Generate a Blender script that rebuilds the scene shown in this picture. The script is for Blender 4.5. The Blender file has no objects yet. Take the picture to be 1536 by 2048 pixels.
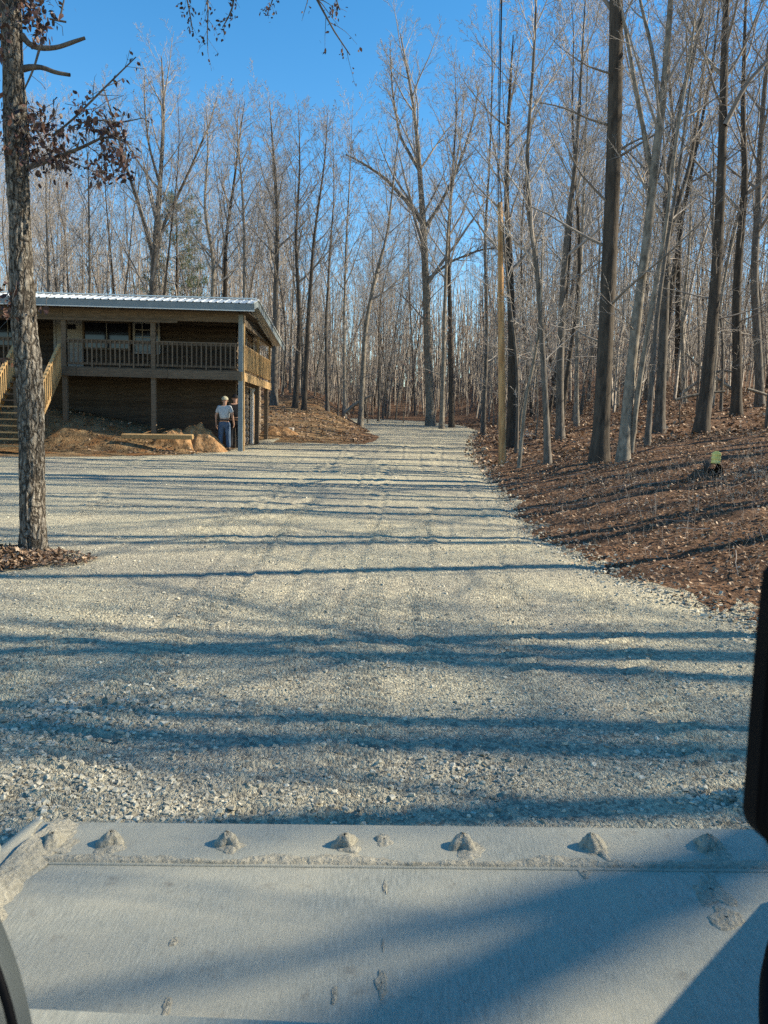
import bpy, bmesh, math, random
import numpy as np
from mathutils import Vector, Matrix

scene = bpy.context.scene
col = scene.collection
R_ = math.radians
rng = np.random.default_rng(7)
random.seed(7)

# ------------------------------------------------------------------ camera
CAM_H, FPX, PITCH, ROLL = 2.0, 1540.0, math.atan(174/1540), R_(1.5)
_F = np.array([0, math.cos(PITCH), -math.sin(PITCH)])
_U0 = np.array([0, math.sin(PITCH), math.cos(PITCH)])
_R0 = np.array([1.0, 0, 0])
_R = _R0*math.cos(ROLL) + _U0*math.sin(ROLL)
_U = _U0*math.cos(ROLL) - _R0*math.sin(ROLL)
CAM = np.array([0, 0, CAM_H])
cd = bpy.data.cameras.new('camera'); cam = bpy.data.objects.new('camera', cd); col.objects.link(cam)
cd.sensor_fit = 'HORIZONTAL'; cd.sensor_width = 36; cd.lens = 36*FPX/1536
cd.clip_start = 0.02; cd.clip_end = 2000
m = Matrix(((_R[0], _U[0], -_F[0], 0), (_R[1], _U[1], -_F[1], 0), (_R[2], _U[2], -_F[2], CAM_H), (0, 0, 0, 1)))
cam.matrix_world = m
scene.camera = cam
cd.dof.use_dof = True; cd.dof.focus_distance = 14.0; cd.dof.aperture_fstop = 11.0
# ------------------------------------------------------------------ sky, sun, exposure
SUN_EL, SUN_AZ = R_(33), R_(4)          # azimuth measured from +X towards +Y
S = Vector((math.cos(SUN_EL)*math.cos(SUN_AZ), math.cos(SUN_EL)*math.sin(SUN_AZ), math.sin(SUN_EL)))
world = bpy.data.worlds.new('World'); scene.world = world; world.use_nodes = True
wn = world.node_tree.nodes; wl = world.node_tree.links
sky = wn.new('ShaderNodeTexSky'); sky.sky_type = 'NISHITA'; sky.sun_disc = False
sky.sun_elevation = SUN_EL; sky.sun_rotation = math.atan2(S.x, S.y)
sky.altitude = 300; sky.air_density = 1.0; sky.dust_density = 0.0; sky.ozone_density = 1.2
wn['Background'].inputs['Strength'].default_value = 0.102
hs = wn.new('ShaderNodeHueSaturation'); hs.inputs['Saturation'].default_value = 1.38; hs.inputs['Hue'].default_value = 0.495
wl.new(sky.outputs[0], hs.inputs['Color']); wl.new(hs.outputs[0], wn['Background'].inputs['Color'])
sl = bpy.data.lights.new('sun', 'SUN'); sun = bpy.data.objects.new('sun', sl); col.objects.link(sun)
sl.energy = 5.0; sl.angle = R_(0.53); sl.color = (1.0, 0.89, 0.68)
sun.rotation_euler = S.to_track_quat('Z', 'Y').to_euler()
vs = scene.view_settings
vs.view_transform = 'Standard'; vs.look = 'None'; vs.exposure = 1.2; vs.gamma = 1; vs.use_curve_mapping = False
try:
    scene.cycles.max_bounces = 5; scene.cycles.diffuse_bounces = 3; scene.cycles.glossy_bounces = 2
    scene.cycles.transparent_max_bounces = 4; scene.cycles.use_denoising = False
except Exception: pass

# ------------------------------------------------------------------ helpers: pixels of the photograph -> places
def ray(px, py):
    return _F*FPX + _R*(px-768) - _U*(py-1024)
def at(px, py, Y):
    v = ray(px, py); return CAM + v*(Y/v[1])
def lot(px, py):                       # point on the gently rising lot, z = 0.04 y
    v = ray(px, py); s = CAM_H/(0.04*v[1]-v[2]); return CAM + v*s
def wpx(Y): return Y/FPX*1.01

# ------------------------------------------------------------------ numpy noise
def _h(ix, iy, iz, seed):
    n = (ix*374761393 + iy*668265263 + iz*2147483647 + seed*1274126177) & 0xFFFFFFFF
    n = ((n ^ (n >> 13))*1274126177) & 0xFFFFFFFF
    n = ((n ^ (n >> 16))*2246822519) & 0xFFFFFFFF
    return ((n ^ (n >> 15)) & 0xFFFF)/65535.0
def vnoise(x, y, z=0.0, seed=0):
    x, y, z = np.broadcast_arrays(np.asarray(x, float), np.asarray(y, float), np.asarray(z, float))
    ix, iy, iz = np.floor(x).astype(np.int64), np.floor(y).astype(np.int64), np.floor(z).astype(np.int64)
    fx, fy, fz = x-ix, y-iy, z-iz
    fx, fy, fz = [f*f*(3-2*f) for f in (fx, fy, fz)]
    out = 0
    for dx in (0, 1):
        for dy in (0, 1):
            for dz in (0, 1):
                w = (fx if dx else 1-fx)*(fy if dy else 1-fy)*(fz if dz else 1-fz)
                out = out + w*_h(ix+dx, iy+dy, iz+dz, seed)
    return out*2-1
def fbm(x, y, z=0.0, seed=0, o=3):
    a, s, t = 1.0, 1.0, 0
    for k in range(o):
        t = t + a*vnoise(np.asarray(x)*s, np.asarray(y)*s, np.asarray(z)*s, seed+k*17); a *= .5; s *= 2.03
    return t
def sstep(x, a, b):
    t = np.clip((x-a)/(b-a), 0, 1); return t*t*(3-2*t)

# ------------------------------------------------------------------ mesh helpers
def mesh_np(name, V, F, mat=None, smooth=True, idx=None):
    V = np.asarray(V, np.float32).reshape(-1, 3); F = np.asarray(F, np.int32)
    me = bpy.data.meshes.new(name)
    me.vertices.add(len(V)); me.vertices.foreach_set('co', V.ravel())
    k = F.shape[1]; n = len(F)
    me.loops.add(n*k); me.loops.foreach_set('vertex_index', F.ravel())
    me.polygons.add(n); me.polygons.foreach_set('loop_start', np.arange(0, n*k, k, dtype=np.int32))
    me.polygons.foreach_set('use_smooth', np.full(n, smooth, dtype=bool))
    if idx is not None: me.polygons.foreach_set('material_index', np.asarray(idx, np.int32))
    me.update(calc_edges=True)
    if mat is not None:
        for mm in (mat if isinstance(mat, (list, tuple)) else [mat]): me.materials.append(mm)
    return me
def link(name, me, parent=None, loc=None, rot=None, label=None, cat=None, group=None, kind=None):
    o = bpy.data.objects.new(name, me); col.objects.link(o)
    if parent is not None: o.parent = parent
    if loc is not None: o.location = loc
    if rot is not None: o.rotation_euler = rot
    if label: o['label'] = label
    if cat: o['category'] = cat
    if group: o['group'] = group
    if kind: o['kind'] = kind
    return o
def empty(name, loc, label, cat, group=None, rot=(0, 0, 0)):
    o = link(name, None, None, loc, rot, label, cat, group); o.empty_display_size = .2; return o
def merge(parts):
    vs_, fs, o = [], [], 0
    for V, F in parts:
        V = np.asarray(V).reshape(-1, 3); vs_.append(V); fs.append(np.asarray(F)+o); o += len(V)
    return np.concatenate(vs_), np.concatenate(fs)
def tubes(P, R, S):
    N, K, _ = P.shape
    T = np.empty_like(P); T[:, 1:-1] = P[:, 2:]-P[:, :-2]; T[:, 0] = P[:, 1]-P[:, 0]; T[:, -1] = P[:, -1]-P[:, -2]
    T /= np.linalg.norm(T, axis=2, keepdims=True)+1e-9
    ref = np.where(np.abs(T[:, :1, 2:3]) > .8, np.array([1., 0.1, 0]), np.array([0.05, 0, 1.]))
    n = ref - (ref*T).sum(2, keepdims=True)*T; n /= np.linalg.norm(n, axis=2, keepdims=True)+1e-9
    b = np.cross(T, n)
    a = np.arange(S)*2*np.pi/S
    V = P[:, :, None, :] + R[:, :, None, None]*(np.cos(a)[None, None, :, None]*n[:, :, None, :] + np.sin(a)[None, None, :, None]*b[:, :, None, :])
    base = (np.arange(N)[:, None, None]*K + np.arange(K-1)[None, :, None])*S
    s = np.arange(S)[None, None, :]; s2 = (s+1) % S
    F = np.stack([base+s, base+s2, base+S+s2, base+S+s], -1).reshape(-1, 4)
    return V.reshape(-1, 3), F
_boxc = {}
def bx(name, size, loc, mat, parent=None, rot=(0, 0, 0), bev=0.0, **kw):
    key = (tuple(round(s, 4) for s in size), mat.name, bev)
    me = _boxc.get(key)
    if me is None:
        bm = bmesh.new(); bmesh.ops.create_cube(bm, size=1)
        for v in bm.verts: v.co = Vector((v.co.x*size[0], v.co.y*size[1], v.co.z*size[2]))
        if bev: bmesh.ops.bevel(bm, geom=bm.edges[:], offset=bev, segments=1, affect='EDGES')
        me = bpy.data.meshes.new(name); bm.to_mesh(me); bm.free(); me.materials.append(mat); _boxc[key] = me
    return link(name, me, parent, loc, rot, **kw)
def boxes_np(lst):                      # [(cx,cy,cz,sx,sy,sz)] -> V,F
    c = np.array([[-1, -1, -1], [1, -1, -1], [1, 1, -1], [-1, 1, -1], [-1, -1, 1], [1, -1, 1], [1, 1, 1], [-1, 1, 1]])*.5
    f = np.array([[0, 3, 2, 1], [4, 5, 6, 7], [0, 1, 5, 4], [1, 2, 6, 5], [2, 3, 7, 6], [3, 0, 4, 7]])
    a = np.array(lst, float)
    V = a[:, None, :3] + c[None]*a[:, None, 3:]
    F = f[None] + (np.arange(len(a))*8)[:, None, None]
    return V.reshape(-1, 3), F.reshape(-1, 4)

# ------------------------------------------------------------------ materials
def newmat(name):
    mt = bpy.data.materials.new(name); mt.use_nodes = True
    return mt, mt.node_tree.nodes, mt.node_tree.links, mt.node_tree.nodes['Principled BSDF']
def ramp(n, l, fac, stops):
    r = n.new('ShaderNodeValToRGB'); e = r.color_ramp.elements
    e[0].position, e[0].color = stops[0][0], (*stops[0][1], 1)
    e[1].position, e[1].color = stops[-1][0], (*stops[-1][1], 1)
    for p, c in stops[1:-1]:
        x = e.new(p); x.color = (*c, 1)
    l.new(fac, r.inputs[0]); return r.outputs[0]
def noise(n, l, vec, scale, detail=4, rough=.6):
    t = n.new('ShaderNodeTexNoise'); t.inputs['Scale'].default_value = scale
    t.inputs['Detail'].default_value = detail; t.inputs['Roughness'].default_value = rough
    l.new(vec, t.inputs['Vector']); return t.outputs['Fac']
def mapping(n, l, src, sc=(1, 1, 1), rot=(0, 0, 0)):
    mp = n.new('ShaderNodeMapping'); mp.inputs['Scale'].default_value = sc; mp.inputs['Rotation'].default_value = rot
    l.new(src, mp.inputs['Vector']); return mp.outputs[0]
def math2(n, l, op, a, b):
    q = n.new('ShaderNodeMath'); q.operation = op
    for i, v in enumerate((a, b)):
        if isinstance(v, (int, float)): q.inputs[i].default_value = v
        else: l.new(v, q.inputs[i])
    return q.outputs[0]
def mixc(n, l, f, a, b, mode='MIX'):
    q = n.new('ShaderNodeMix'); q.data_type = 'RGBA'; q.blend_type = mode
    for k, v in ((0, f), (6, a), (7, b)):
        if isinstance(v, (int, float)): q.inputs[k].default_value = v
        elif isinstance(v, tuple): q.inputs[k].default_value = (*v, 1)
        else: l.new(v, q.inputs[k])
    return q.outputs[2]
def bump(n, l, h, strength, dist, bs):
    b = n.new('ShaderNodeBump'); b.inputs['Strength'].default_value = strength; b.inputs['Distance'].default_value = dist
    l.new(h, b.inputs['Height']); l.new(b.outputs[0], bs.inputs['Normal']); return b
def coord(n, which='Object'):
    return n.new('ShaderNodeTexCoord').outputs[which]

def mat_noise(name, a, b, sc=(1, 1, 1), scale=6, rough=.85, bstr=.4, bdist=.01, rnd=None, amt=.3, detail=5, spec=.2, mid=None):
    mt, n, l, bs = newmat(name)
    v = mapping(n, l, coord(n), sc)
    f = noise(n, l, v, scale, detail)
    st = [(.3, a), (.7, b)] if mid is None else [(.28, a), (.5, mid), (.72, b)]
    c = ramp(n, l, f, st)
    if rnd:
        if rnd == 'island': r = n.new('ShaderNodeNewGeometry').outputs['Random Per Island']
        else: r = n.new('ShaderNodeObjectInfo').outputs['Random']
        k = math2(n, l, 'MULTIPLY_ADD', r, amt*2); k.node.inputs[2].default_value = 1-amt
        g = n.new('ShaderNodeCombineColor')
        for i in range(3): l.new(k, g.inputs[i])
        c = mixc(n, l, 1.0, c, g.outputs[0], 'MULTIPLY')
    l.new(c, bs.inputs['Base Color']); bs.inputs['Roughness'].default_value = rough
    bs.inputs['Specular IOR Level'].default_value = spec
    if bstr: bump(n, l, f, bstr, bdist, bs)
    return mt
def mat_leaf(name, stops, rough=.7):
    mt, n, l, bs = newmat(name)
    r = n.new('ShaderNodeNewGeometry').outputs['Random Per Island']
    l.new(ramp(n, l, r, stops), bs.inputs['Base Color']); bs.inputs['Roughness'].default_value = rough
    bs.inputs['Specular IOR Level'].default_value = .3
    return mt
def mat_bark(name, dark, light, zs=.25, scale=14, bd=.02, moss=None, rnd=.25):
    mt, n, l, bs = newmat(name)
    o = coord(n); v = mapping(n, l, o, (1, 1, zs))
    f = noise(n, l, v, scale, 6, .65)
    big = noise(n, l, o, 1.3, 3)
    c = ramp(n, l, f, [(.34, dark), (.52, tuple(.5*(x+y) for x, y in zip(dark, light))), (.72, light)])
    c = mixc(n, l, math2(n, l, 'MULTIPLY', big, .5), c, tuple(x*.75 for x in light))
    if moss: 
        g = ramp(n, l, noise(n, l, o, 2.6, 4), [(.5, (0, 0, 0)), (.66, (1, 1, 1))]); c = mixc(n, l, g, c, moss)
    r = n.new('ShaderNodeObjectInfo').outputs['Random']
    k = math2(n, l, 'MULTIPLY_ADD', r, rnd*2); k.node.inputs[2].default_value = 1-rnd
    g = n.new('ShaderNodeCombineColor')
    for i in range(3): l.new(k, g.inputs[i])
    c = mixc(n, l, 1.0, c, g.outputs[0], 'MULTIPLY')
    l.new(c, bs.inputs['Base Color']); bs.inputs['Roughness'].default_value = .9; bs.inputs['Specular IOR Level'].default_value = .15
    bump(n, l, f, .9, bd, bs); return mt

M = {}
def gravel_material():
    mt, n, l, bs = newmat('gravel')
    o = coord(n)
    fine = noise(n, l, o, 55, 6, .75); mid = noise(n, l, o, 9, 5, .7); big = noise(n, l, o, .55, 4, .6)
    vo = n.new('ShaderNodeTexVoronoi'); vo.inputs['Scale'].default_value = 46; l.new(o, vo.inputs['Vector'])
    vo2 = n.new('ShaderNodeTexVoronoi'); vo2.inputs['Scale'].default_value = 140; l.new(o, vo2.inputs['Vector'])
    c = ramp(n, l, fine, [(.25, (.24, .218, .165)), (.5, (.405, .37, .285)), (.75, (.56, .515, .405))])
    c = mixc(n, l, math2(n, l, 'MULTIPLY', mid, .35), c, (.46, .42, .32))
    sp = n.new('ShaderNodeSeparateColor'); l.new(vo.outputs['Color'], sp.inputs[0])
    st = ramp(n, l, sp.outputs[0], [(.1, (.52, .52, .53)), (.45, (.95, .95, .93)), (.9, (1.3, 1.28, 1.22))])
    c = mixc(n, l, .8, c, st, 'MULTIPLY')
    c = mixc(n, l, 1.0, c, ramp(n, l, big, [(.3, (.80, .80, .83)), (.65, (1.06, 1.05, .99))]), 'MULTIPLY')
    l.new(c, bs.inputs['Base Color']); bs.inputs['Roughness'].default_value = .95; bs.inputs['Specular IOR Level'].default_value = .1
    h = math2(n, l, 'ADD', math2(n, l, 'MULTIPLY', vo.outputs['Distance'], -1.0), math2(n, l, 'MULTIPLY', vo2.outputs['Distance'], -.5))
    h = math2(n, l, 'ADD', h, math2(n, l, 'MULTIPLY', mid, .9))
    bump(n, l, h, .9, .016, bs); return mt
M['gravel'] = gravel_material()
M['stone'] = mat_noise('limestone_chip', (.30, .275, .215), (.50, .46, .365), scale=25, rnd='island', amt=.38, bstr=.3, bdist=.004)
def floor_material():
    mt, n, l, bs = newmat('leaf_litter_ground')
    o = coord(n)
    f = noise(n, l, o, 22, 6, .75); b = noise(n, l, o, .8, 4, .6); g = noise(n, l, o, 4, 4, .6)
    vo = n.new('ShaderNodeTexVoronoi'); vo.inputs['Scale'].default_value = 16; l.new(o, vo.inputs['Vector'])
    sp = n.new('ShaderNodeSeparateColor'); l.new(vo.outputs['Color'], sp.inputs[0])
    c = ramp(n, l, f, [(.3, (.06, .038, .024)), (.5, (.135, .086, .055)), (.72, (.25, .17, .11))])
    c = mixc(n, l, .75, c, ramp(n, l, sp.outputs[0], [(.2, (.55, .5, .48)), (.6, (1.0, .95, .9)), (.95, (1.9, 1.7, 1.5))]), 'MULTIPLY')
    c = mixc(n, l, math2(n, l, 'MULTIPLY', b, .55), c, (.10, .05, .032))
    at_ = n.new('ShaderNodeAttribute'); at_.attribute_name = 'soil'
    soil = ramp(n, l, g, [(.3, (.13, .085, .045)), (.5, (.19, .125, .068)), (.72, (.29, .21, .12))])
    soil = mixc(n, l, ramp(n, l, noise(n, l, o, 1.7, 3), [(.5, (0, 0, 0)), (.68, (1, 1, 1))]), soil, (.21, .105, .045))
    c = mixc(n, l, at_.outputs['Fac'], c, soil)
    l.new(c, bs.inputs['Base Color']); bs.inputs['Roughness'].default_value = .95; bs.inputs['Specular IOR Level'].default_value = .1
    h = math2(n, l, 'ADD', f, math2(n, l, 'MULTIPLY', vo.outputs['Distance'], .7))
    bump(n, l, h, .9, .035, bs); return mt
M['floor'] = floor_material()
M['litter'] = mat_leaf('dry_fallen_leaf', [(0, (.065, .041, .027)), (.35, (.15, .095, .062)), (.65, (.28, .18, .108)), (.9, (.42, .29, .185)), (1, (.54, .41, .29))])
M['oakleaf'] = mat_leaf('brown_oak_leaf', [(0, (.026, .014, .012)), (.5, (.055, .028, .023)), (.85, (.10, .052, .038)), (1, (.19, .10, .068))], .5)
M['beechleaf'] = mat_leaf('rust_understorey_leaf', [(0, (.10, .045, .025)), (.6, (.19, .085, .045)), (1, (.30, .16, .09))])
M['bark'] = mat_bark('grey_bark', (.036, .030, .025), (.22, .192, .162))
M['bark_dark'] = mat_bark('dark_bark', (.022, .018, .015), (.105, .086, .068), zs=.2, scale=11, bd=.03)
M['bark_pale'] = mat_bark('pale_bark', (.06, .05, .04), (.35, .305, .245), zs=.5, scale=9, bd=.012)
def oak_bark():
    mt, n, l, bs = newmat('furrowed_oak_bark')
    o = coord(n); wob = noise(n, l, o, 9, 3)
    v = mapping(n, l, o, (1, 1, .3))
    vm = n.new('ShaderNodeVectorMath'); vm.operation = 'ADD'; l.new(v, vm.inputs[0])
    cc = n.new('ShaderNodeCombineXYZ'); k = math2(n, l, 'MULTIPLY', wob, .09)
    for i in range(3): l.new(k, cc.inputs[i])
    l.new(cc.outputs[0], vm.inputs[1])
    vo = n.new('ShaderNodeTexVoronoi'); vo.feature = 'DISTANCE_TO_EDGE'; vo.inputs['Scale'].default_value = 17; l.new(vm.outputs[0], vo.inputs['Vector'])
    f = noise(n, l, mapping(n, l, o, (1, 1, .5)), 30, 6, .7); big = noise(n, l, o, 3.0, 4)
    plate = ramp(n, l, f, [(.32, (.065, .055, .045)), (.5, (.17, .148, .122)), (.7, (.38, .345, .29))])
    crack = ramp(n, l, vo.outputs['Distance'], [(.02, (.22, .20, .185)), (.14, (1, 1, 1))])
    c = mixc(n, l, 1.0, plate, crack, 'MULTIPLY')
    c = mixc(n, l, ramp(n, l, big, [(.52, (0, 0, 0)), (.68, (.6, .6, .6))]), c, (.085, .075, .062))
    l.new(c, bs.inputs['Base Color']); bs.inputs['Roughness'].default_value = .9; bs.inputs['Specular IOR Level'].default_value = .15
    h = math2(n, l, 'ADD', math2(n, l, 'MINIMUM', vo.outputs['Distance'], .25), math2(n, l, 'MULTIPLY', f, .25))
    bump(n, l, h, 1.0, .07, bs); return mt
M['bark_oak'] = oak_bark()
M['twig'] = mat_noise('grey_twig', (.23, .202, .178), (.40, .36, .32), scale=3, bstr=0, rnd='object', amt=.25)
M['twig_dark'] = mat_noise('brown_twig', (.155, .132, .112), (.29, .255, .22), scale=3, bstr=0, rnd='object', amt=.2)
M['needle'] = mat_leaf('pine_needle', [(0, (.035, .055, .02)), (1, (.085, .115, .045))])
M['wood_grey'] = mat_noise('dull_lumber', (.082, .063, .045), (.15, .117, .085), sc=(1, 1, 8), scale=3, rnd='object', amt=.18, bstr=.2, bdist=.004)  # porch lumber with the shade of the front put into its colour
M['wood_yellow'] = mat_noise('yellow_lumber', (.30, .19, .085), (.46, .31, .155), sc=(8, 8, 1), scale=3, rnd='object', amt=.16, bstr=.2, bdist=.004)  # on the stair rails this yellow carries their warm sunlight in the colour
M['log_shaded'] = mat_noise('shaded_log_siding', (.035, .028, .023), (.085, .066, .05), sc=(.6, 4, 6), scale=3, rnd='object', amt=.2, bstr=.3, bdist=.006)  # siding darkened in colour for the shade under the porch roof
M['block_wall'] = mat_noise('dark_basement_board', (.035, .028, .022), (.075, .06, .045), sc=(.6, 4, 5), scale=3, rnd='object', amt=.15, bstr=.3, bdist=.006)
M['trim_grey'] = mat_noise('grey_trim', (.16, .19, .20), (.21, .24, .25), scale=3, rough=.5, bstr=0)
M['trim_white'] = mat_noise('white_trim', (.62, .60, .55), (.74, .72, .67), scale=5, rough=.6, bstr=0)
M['door_pale'] = mat_noise('pale_door_paint', (.22, .225, .22), (.28, .285, .28), scale=3, rough=.5, bstr=0)
M['door_brown'] = mat_noise('brown_wood_door', (.24, .155, .085), (.36, .24, .14), sc=(6, 6, .6), scale=4, rough=.6, bstr=.1)
def glass_mat():
    mt, n, l, bs = newmat('dark_window_glass')
    bs.inputs['Base Color'].default_value = (.012, .014, .022, 1); bs.inputs['Roughness'].default_value = .08
    return mt
M['glass'] = glass_mat()
def metal_roof():
    mt, n, l, bs = newmat('galvanised_roof')
    f = noise(n, l, coord(n), 2.2, 4)
    l.new(ramp(n, l, f, [(.3, (.52, .55, .55)), (.7, (.66, .68, .67))]), bs.inputs['Base Color'])
    bs.inputs['Metallic'].default_value = .35; bs.inputs['Roughness'].default_value = .42; return mt
M['roof'] = metal_roof()
M['pole'] = mat_noise('peeled_pine_pole', (.20, .10, .042), (.60, .38, .18), sc=(3, 3, .5), scale=3.2, rough=.75, bstr=.4, bdist=.01, mid=(.44, .25, .11))
M['cable'] = mat_noise('black_cable', (.012, .012, .013), (.02, .02, .02), scale=2, rough=.5, bstr=0)
M['clay'] = mat_noise('orange_clay', (.15, .072, .03), (.44, .28, .15), scale=7, bstr=1.0, bdist=.08, detail=8, mid=(.31, .175, .08))
M['concrete'] = mat_noise('pale_concrete', (.36, .31, .25), (.52, .46, .38), scale=8, bstr=.2)

# ------------------------------------------------------------------ ground shape
RB = [(1536, 1270), (1330, 1200), (1180, 1130), (1060, 1080), (1000, 1000), (960, 940), (940, 913), (943, 880), (956, 862)]
rb = np.array([lot(*p)[:2] for p in RB])
rbx = np.concatenate([[3.9, 3.6], rb[:, 0], [5.0, 6.0]]); rby = np.concatenate([[-30, 4.0], rb[:, 1], [62, 140]])
def xr(y): return np.interp(y, rby, rbx)
far = [(5.0, 52.), (3.3, 57.), (0.5, 59.5), (-3.5, 60.)]
LB = [(721, 850), (728, 855), (764, 874), (738, 890), (640, 888), (535, 886)]
lb = [tuple(lot(*p)[:2]) for p in LB]
HB = [(440, 905), (380, 909), (300, 912), (200, 914), (90, 914), (0, 914)]
hb = [tuple(lot(*p)[:2]) for p in HB]
LOT = [(3.9, -12.), (3.6, 4.0)] + [tuple(p) for p in rb] + far + lb + [(-4.4, 31.5), (-5.0, 31.0), (-5.1, 26.0)] + hb + [(-34., 23.2), (-34., -12.)]
LOT = np.array(LOT)
ISL = lot(52, 1122)[:2] + np.array([-.25, -.08])
def sd_lot(x, y):
    x, y = np.broadcast_arrays(np.asarray(x, float), np.asarray(y, float)); sh = x.shape; x, y = x.ravel(), y.ravel()
    d = np.full(x.shape, 1e9); ins = np.zeros(x.shape, bool)
    n = len(LOT)
    for i in range(n):
        ax, ay = LOT[i]; bx_, by = LOT[(i+1) % n]
        ex, ey = bx_-ax, by-ay; wx, wy = x-ax, y-ay
        t = np.clip((wx*ex+wy*ey)/(ex*ex+ey*ey+1e-12), 0, 1)
        d = np.minimum(d, (wx-ex*t)**2+(wy-ey*t)**2)
        c = ((ay > y) != (by > y)) & (x < ex*(y-ay)/((by-ay)+1e-12)+ax)
        ins ^= c
    d = np.sqrt(d); d = np.where(ins, d, -d)
    isl = np.hypot((x-ISL[0])/.85, (y-ISL[1])/.5) - 1.0
    return np.minimum(d, isl*.7).reshape(sh)
def ground(x, y):
    x = np.asarray(x, float); y = np.asarray(y, float)
    z = .04*np.minimum(y, 56) + .05*np.clip(y-56, 0, 14) + .10*np.clip(y-70, 0, 50)
    s = np.maximum(x-xr(y), 0)
    k = np.interp(y, [0, 6, 10, 16, 30, 60], [.10, .13, .17, .23, .17, .10])
    z = z + k*(3.6*(1-np.exp(-s/3.6))) + .095*np.clip(s-1, 0, 12) + .01*np.clip(s-15, 0, 60)
    z = z + .045*np.clip(y-22, 0, 60)*sstep(s, 1.5, 12)
    yb = np.interp(x, [-5, -2, -.6, .2], [30.0, 30.3, 30.5, 36])       # hillside behind the house and left of the drive
    xl = np.interp(y, [30, 36, 48, 54, 60, 68], [-.6, -.1, -1.25, -1.8, -3.8, -9])
    w = sstep(xl-x, .0, 3.5)
    q = np.maximum(y-yb, 0)
    z = z + w*(.085*np.minimum(q, 24)+.02*np.maximum(q-24, 0))*sstep(q, 0, 2.5)
    mh = np.interp(x, [-30, -11, -9.2, -7.5, -6.4, -5.6], [1.2, 1.2, .95, .6, .32, 0])     # bank in front of the basement
    fr = np.interp(x, [-14, -5], [23.35, 23.9])
    z = z + mh*sstep(y, fr-.15, fr+1.9)*(1-sstep(y, 31, 36))
    di = np.hypot((x-ISL[0])/1.0, (y-ISL[1])/.62)
    z = z + .10*(1-sstep(di, .1, 1.1))
    return z
def gz(x, y): return float(ground(x, y))
def gnd(px, py, lo=3, hi=110):            # where the line of sight of a pixel meets the ground
    v = ray(px, py); v = v/v[1]
    ys = np.arange(lo, hi, .05); P = CAM[None]+v[None]*ys[:, None]
    d = P[:, 2]-ground(P[:, 0], P[:, 1]); i = np.argmax(d < 0)
    if not (d < 0).any(): i = len(ys)-1
    return P[i]

def axis(*segs):
    out = []
    for a, b, st in segs: out.append(np.arange(a, b, st))
    return np.unique(np.round(np.concatenate(out+[[segs[-1][1]]]), 4))
def grid(xs, ys, Z, keep=None):
    nx, ny = len(xs), len(ys)
    X, Y = np.meshgrid(xs, ys); V = np.stack([X, Y, Z], -1).reshape(-1, 3)
    i = (np.arange(ny-1)[:, None]*nx+np.arange(nx-1)[None]).ravel()
    F = np.stack([i, i+1, i+1+nx, i+nx], 1)
    if keep is not None:
        kk = keep.ravel(); F = F[kk[F].any(1)]
        used = np.zeros(len(V), bool); used[F.ravel()] = True
        mp = np.cumsum(used)-1; V = V[used]; F = mp[F]
        return V, F, used
    return V, F, None

# forest floor: one sheet to the horizon
xs = axis((-160, -40, 6), (-40, -14, 1.3), (-14, 2, .4), (2, 11, .15), (11, 40, 1.0), (40, 160, 6))
ys = axis((-40, 2, 1.2), (2, 26, .17), (26, 62, .45), (62, 130, 2), (130, 300, 10))
X, Y = np.meshgrid(xs, ys); SD = sd_lot(X, Y)
out = sstep(-SD, -.1, .8)
Z = ground(X, Y) - .05*sstep(SD, -.2, .3) + out*(.05*fbm(X*.9, Y*.9, 0, 3, 3)+.03*fbm(X*3.1, Y*3.1, 0, 5, 2))
V, F, _ = grid(xs, ys, Z)
me = mesh_np('forest_floor', V, F, M['floor'])
soil = sstep(-X, 0.2, 2.5)*(1-sstep(Y+3*fbm(X*.3, Y*.3, 0, 9, 2), 42, 50))*sstep(Y, 12, 16)
soil *= np.where(X < -5.0, np.where(Y < 27, 1., 1.), 1.)
a_ = me.attributes.new('soil', 'FLOAT', 'POINT'); a_.data.foreach_set('value', soil.ravel().astype(np.float32))
link('forest_floor', me, kind='structure')

# gravel lot and drive, with the prints of the tracks pressed into it
xs = axis((-34, -14, .6), (-14, -6, .14), (-6, -2.6, .07), (-2.6, 2.6, .042), (2.6, 4.2, .07), (4.2, 6.6, .14))
ys = axis((-12, 2, .4), (2, 3.2, .06), (3.2, 11, .0225), (11, 13, .05), (13, 32, .11), (32, 60.5, .3))
X, Y = np.meshgrid(xs, ys); SD = sd_lot(X, Y)
edge = np.clip((SD+.22*fbm(X*1.7, Y*1.7, 0, 21, 3)+.05)/.35, -1, 1)
Z = ground(X, Y) + .035*edge
wave = fbm(X*.22, Y*.3, 0, 31, 2)*.014 + fbm(X*1.3, Y*2.2, 0, 33, 3)*.005
LANES = [(-2.35, .05, .45, .14), (-1.55, .02, .42, .135), (-.62, -.05, .46, .14), (.35, .07, .44, .135), (1.2, .16, .42, .14), (-3.6, -.22, .42, .14), (2.1, .10, .36, .14), (-.1, .0, .4, .14), (-3.0, .12, .4, .135)]
tr = np.zeros_like(X)
for i, (x0, sl_, w, per) in enumerate(LANES):
    xc = x0 + sl_*(Y-7) + .06*np.sin(Y*.7+i)
    ins = sstep(w/2-np.abs(X-xc), 0, .05)
    st = sstep(fbm(X*.8, Y*.45, 0, 50+i, 2), -.35, .25)
    rid = np.abs(np.sin(np.pi*(Y+(.32 if i % 2 else -.28)*(X-xc)+.015*vnoise(X*9, Y*9, 0, 3))/per))
    tr = np.where(ins > .5, tr*.3, tr)+ins*st*(.055*(rid-.5)-.006)
    ed = np.exp(-((np.abs(X-xc)-w/2-.02)/.028)**2)
    tr += st*ed*.016*sstep(fbm(X*3, Y*5, 0, 70+i, 2), -.3, .4)
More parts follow.
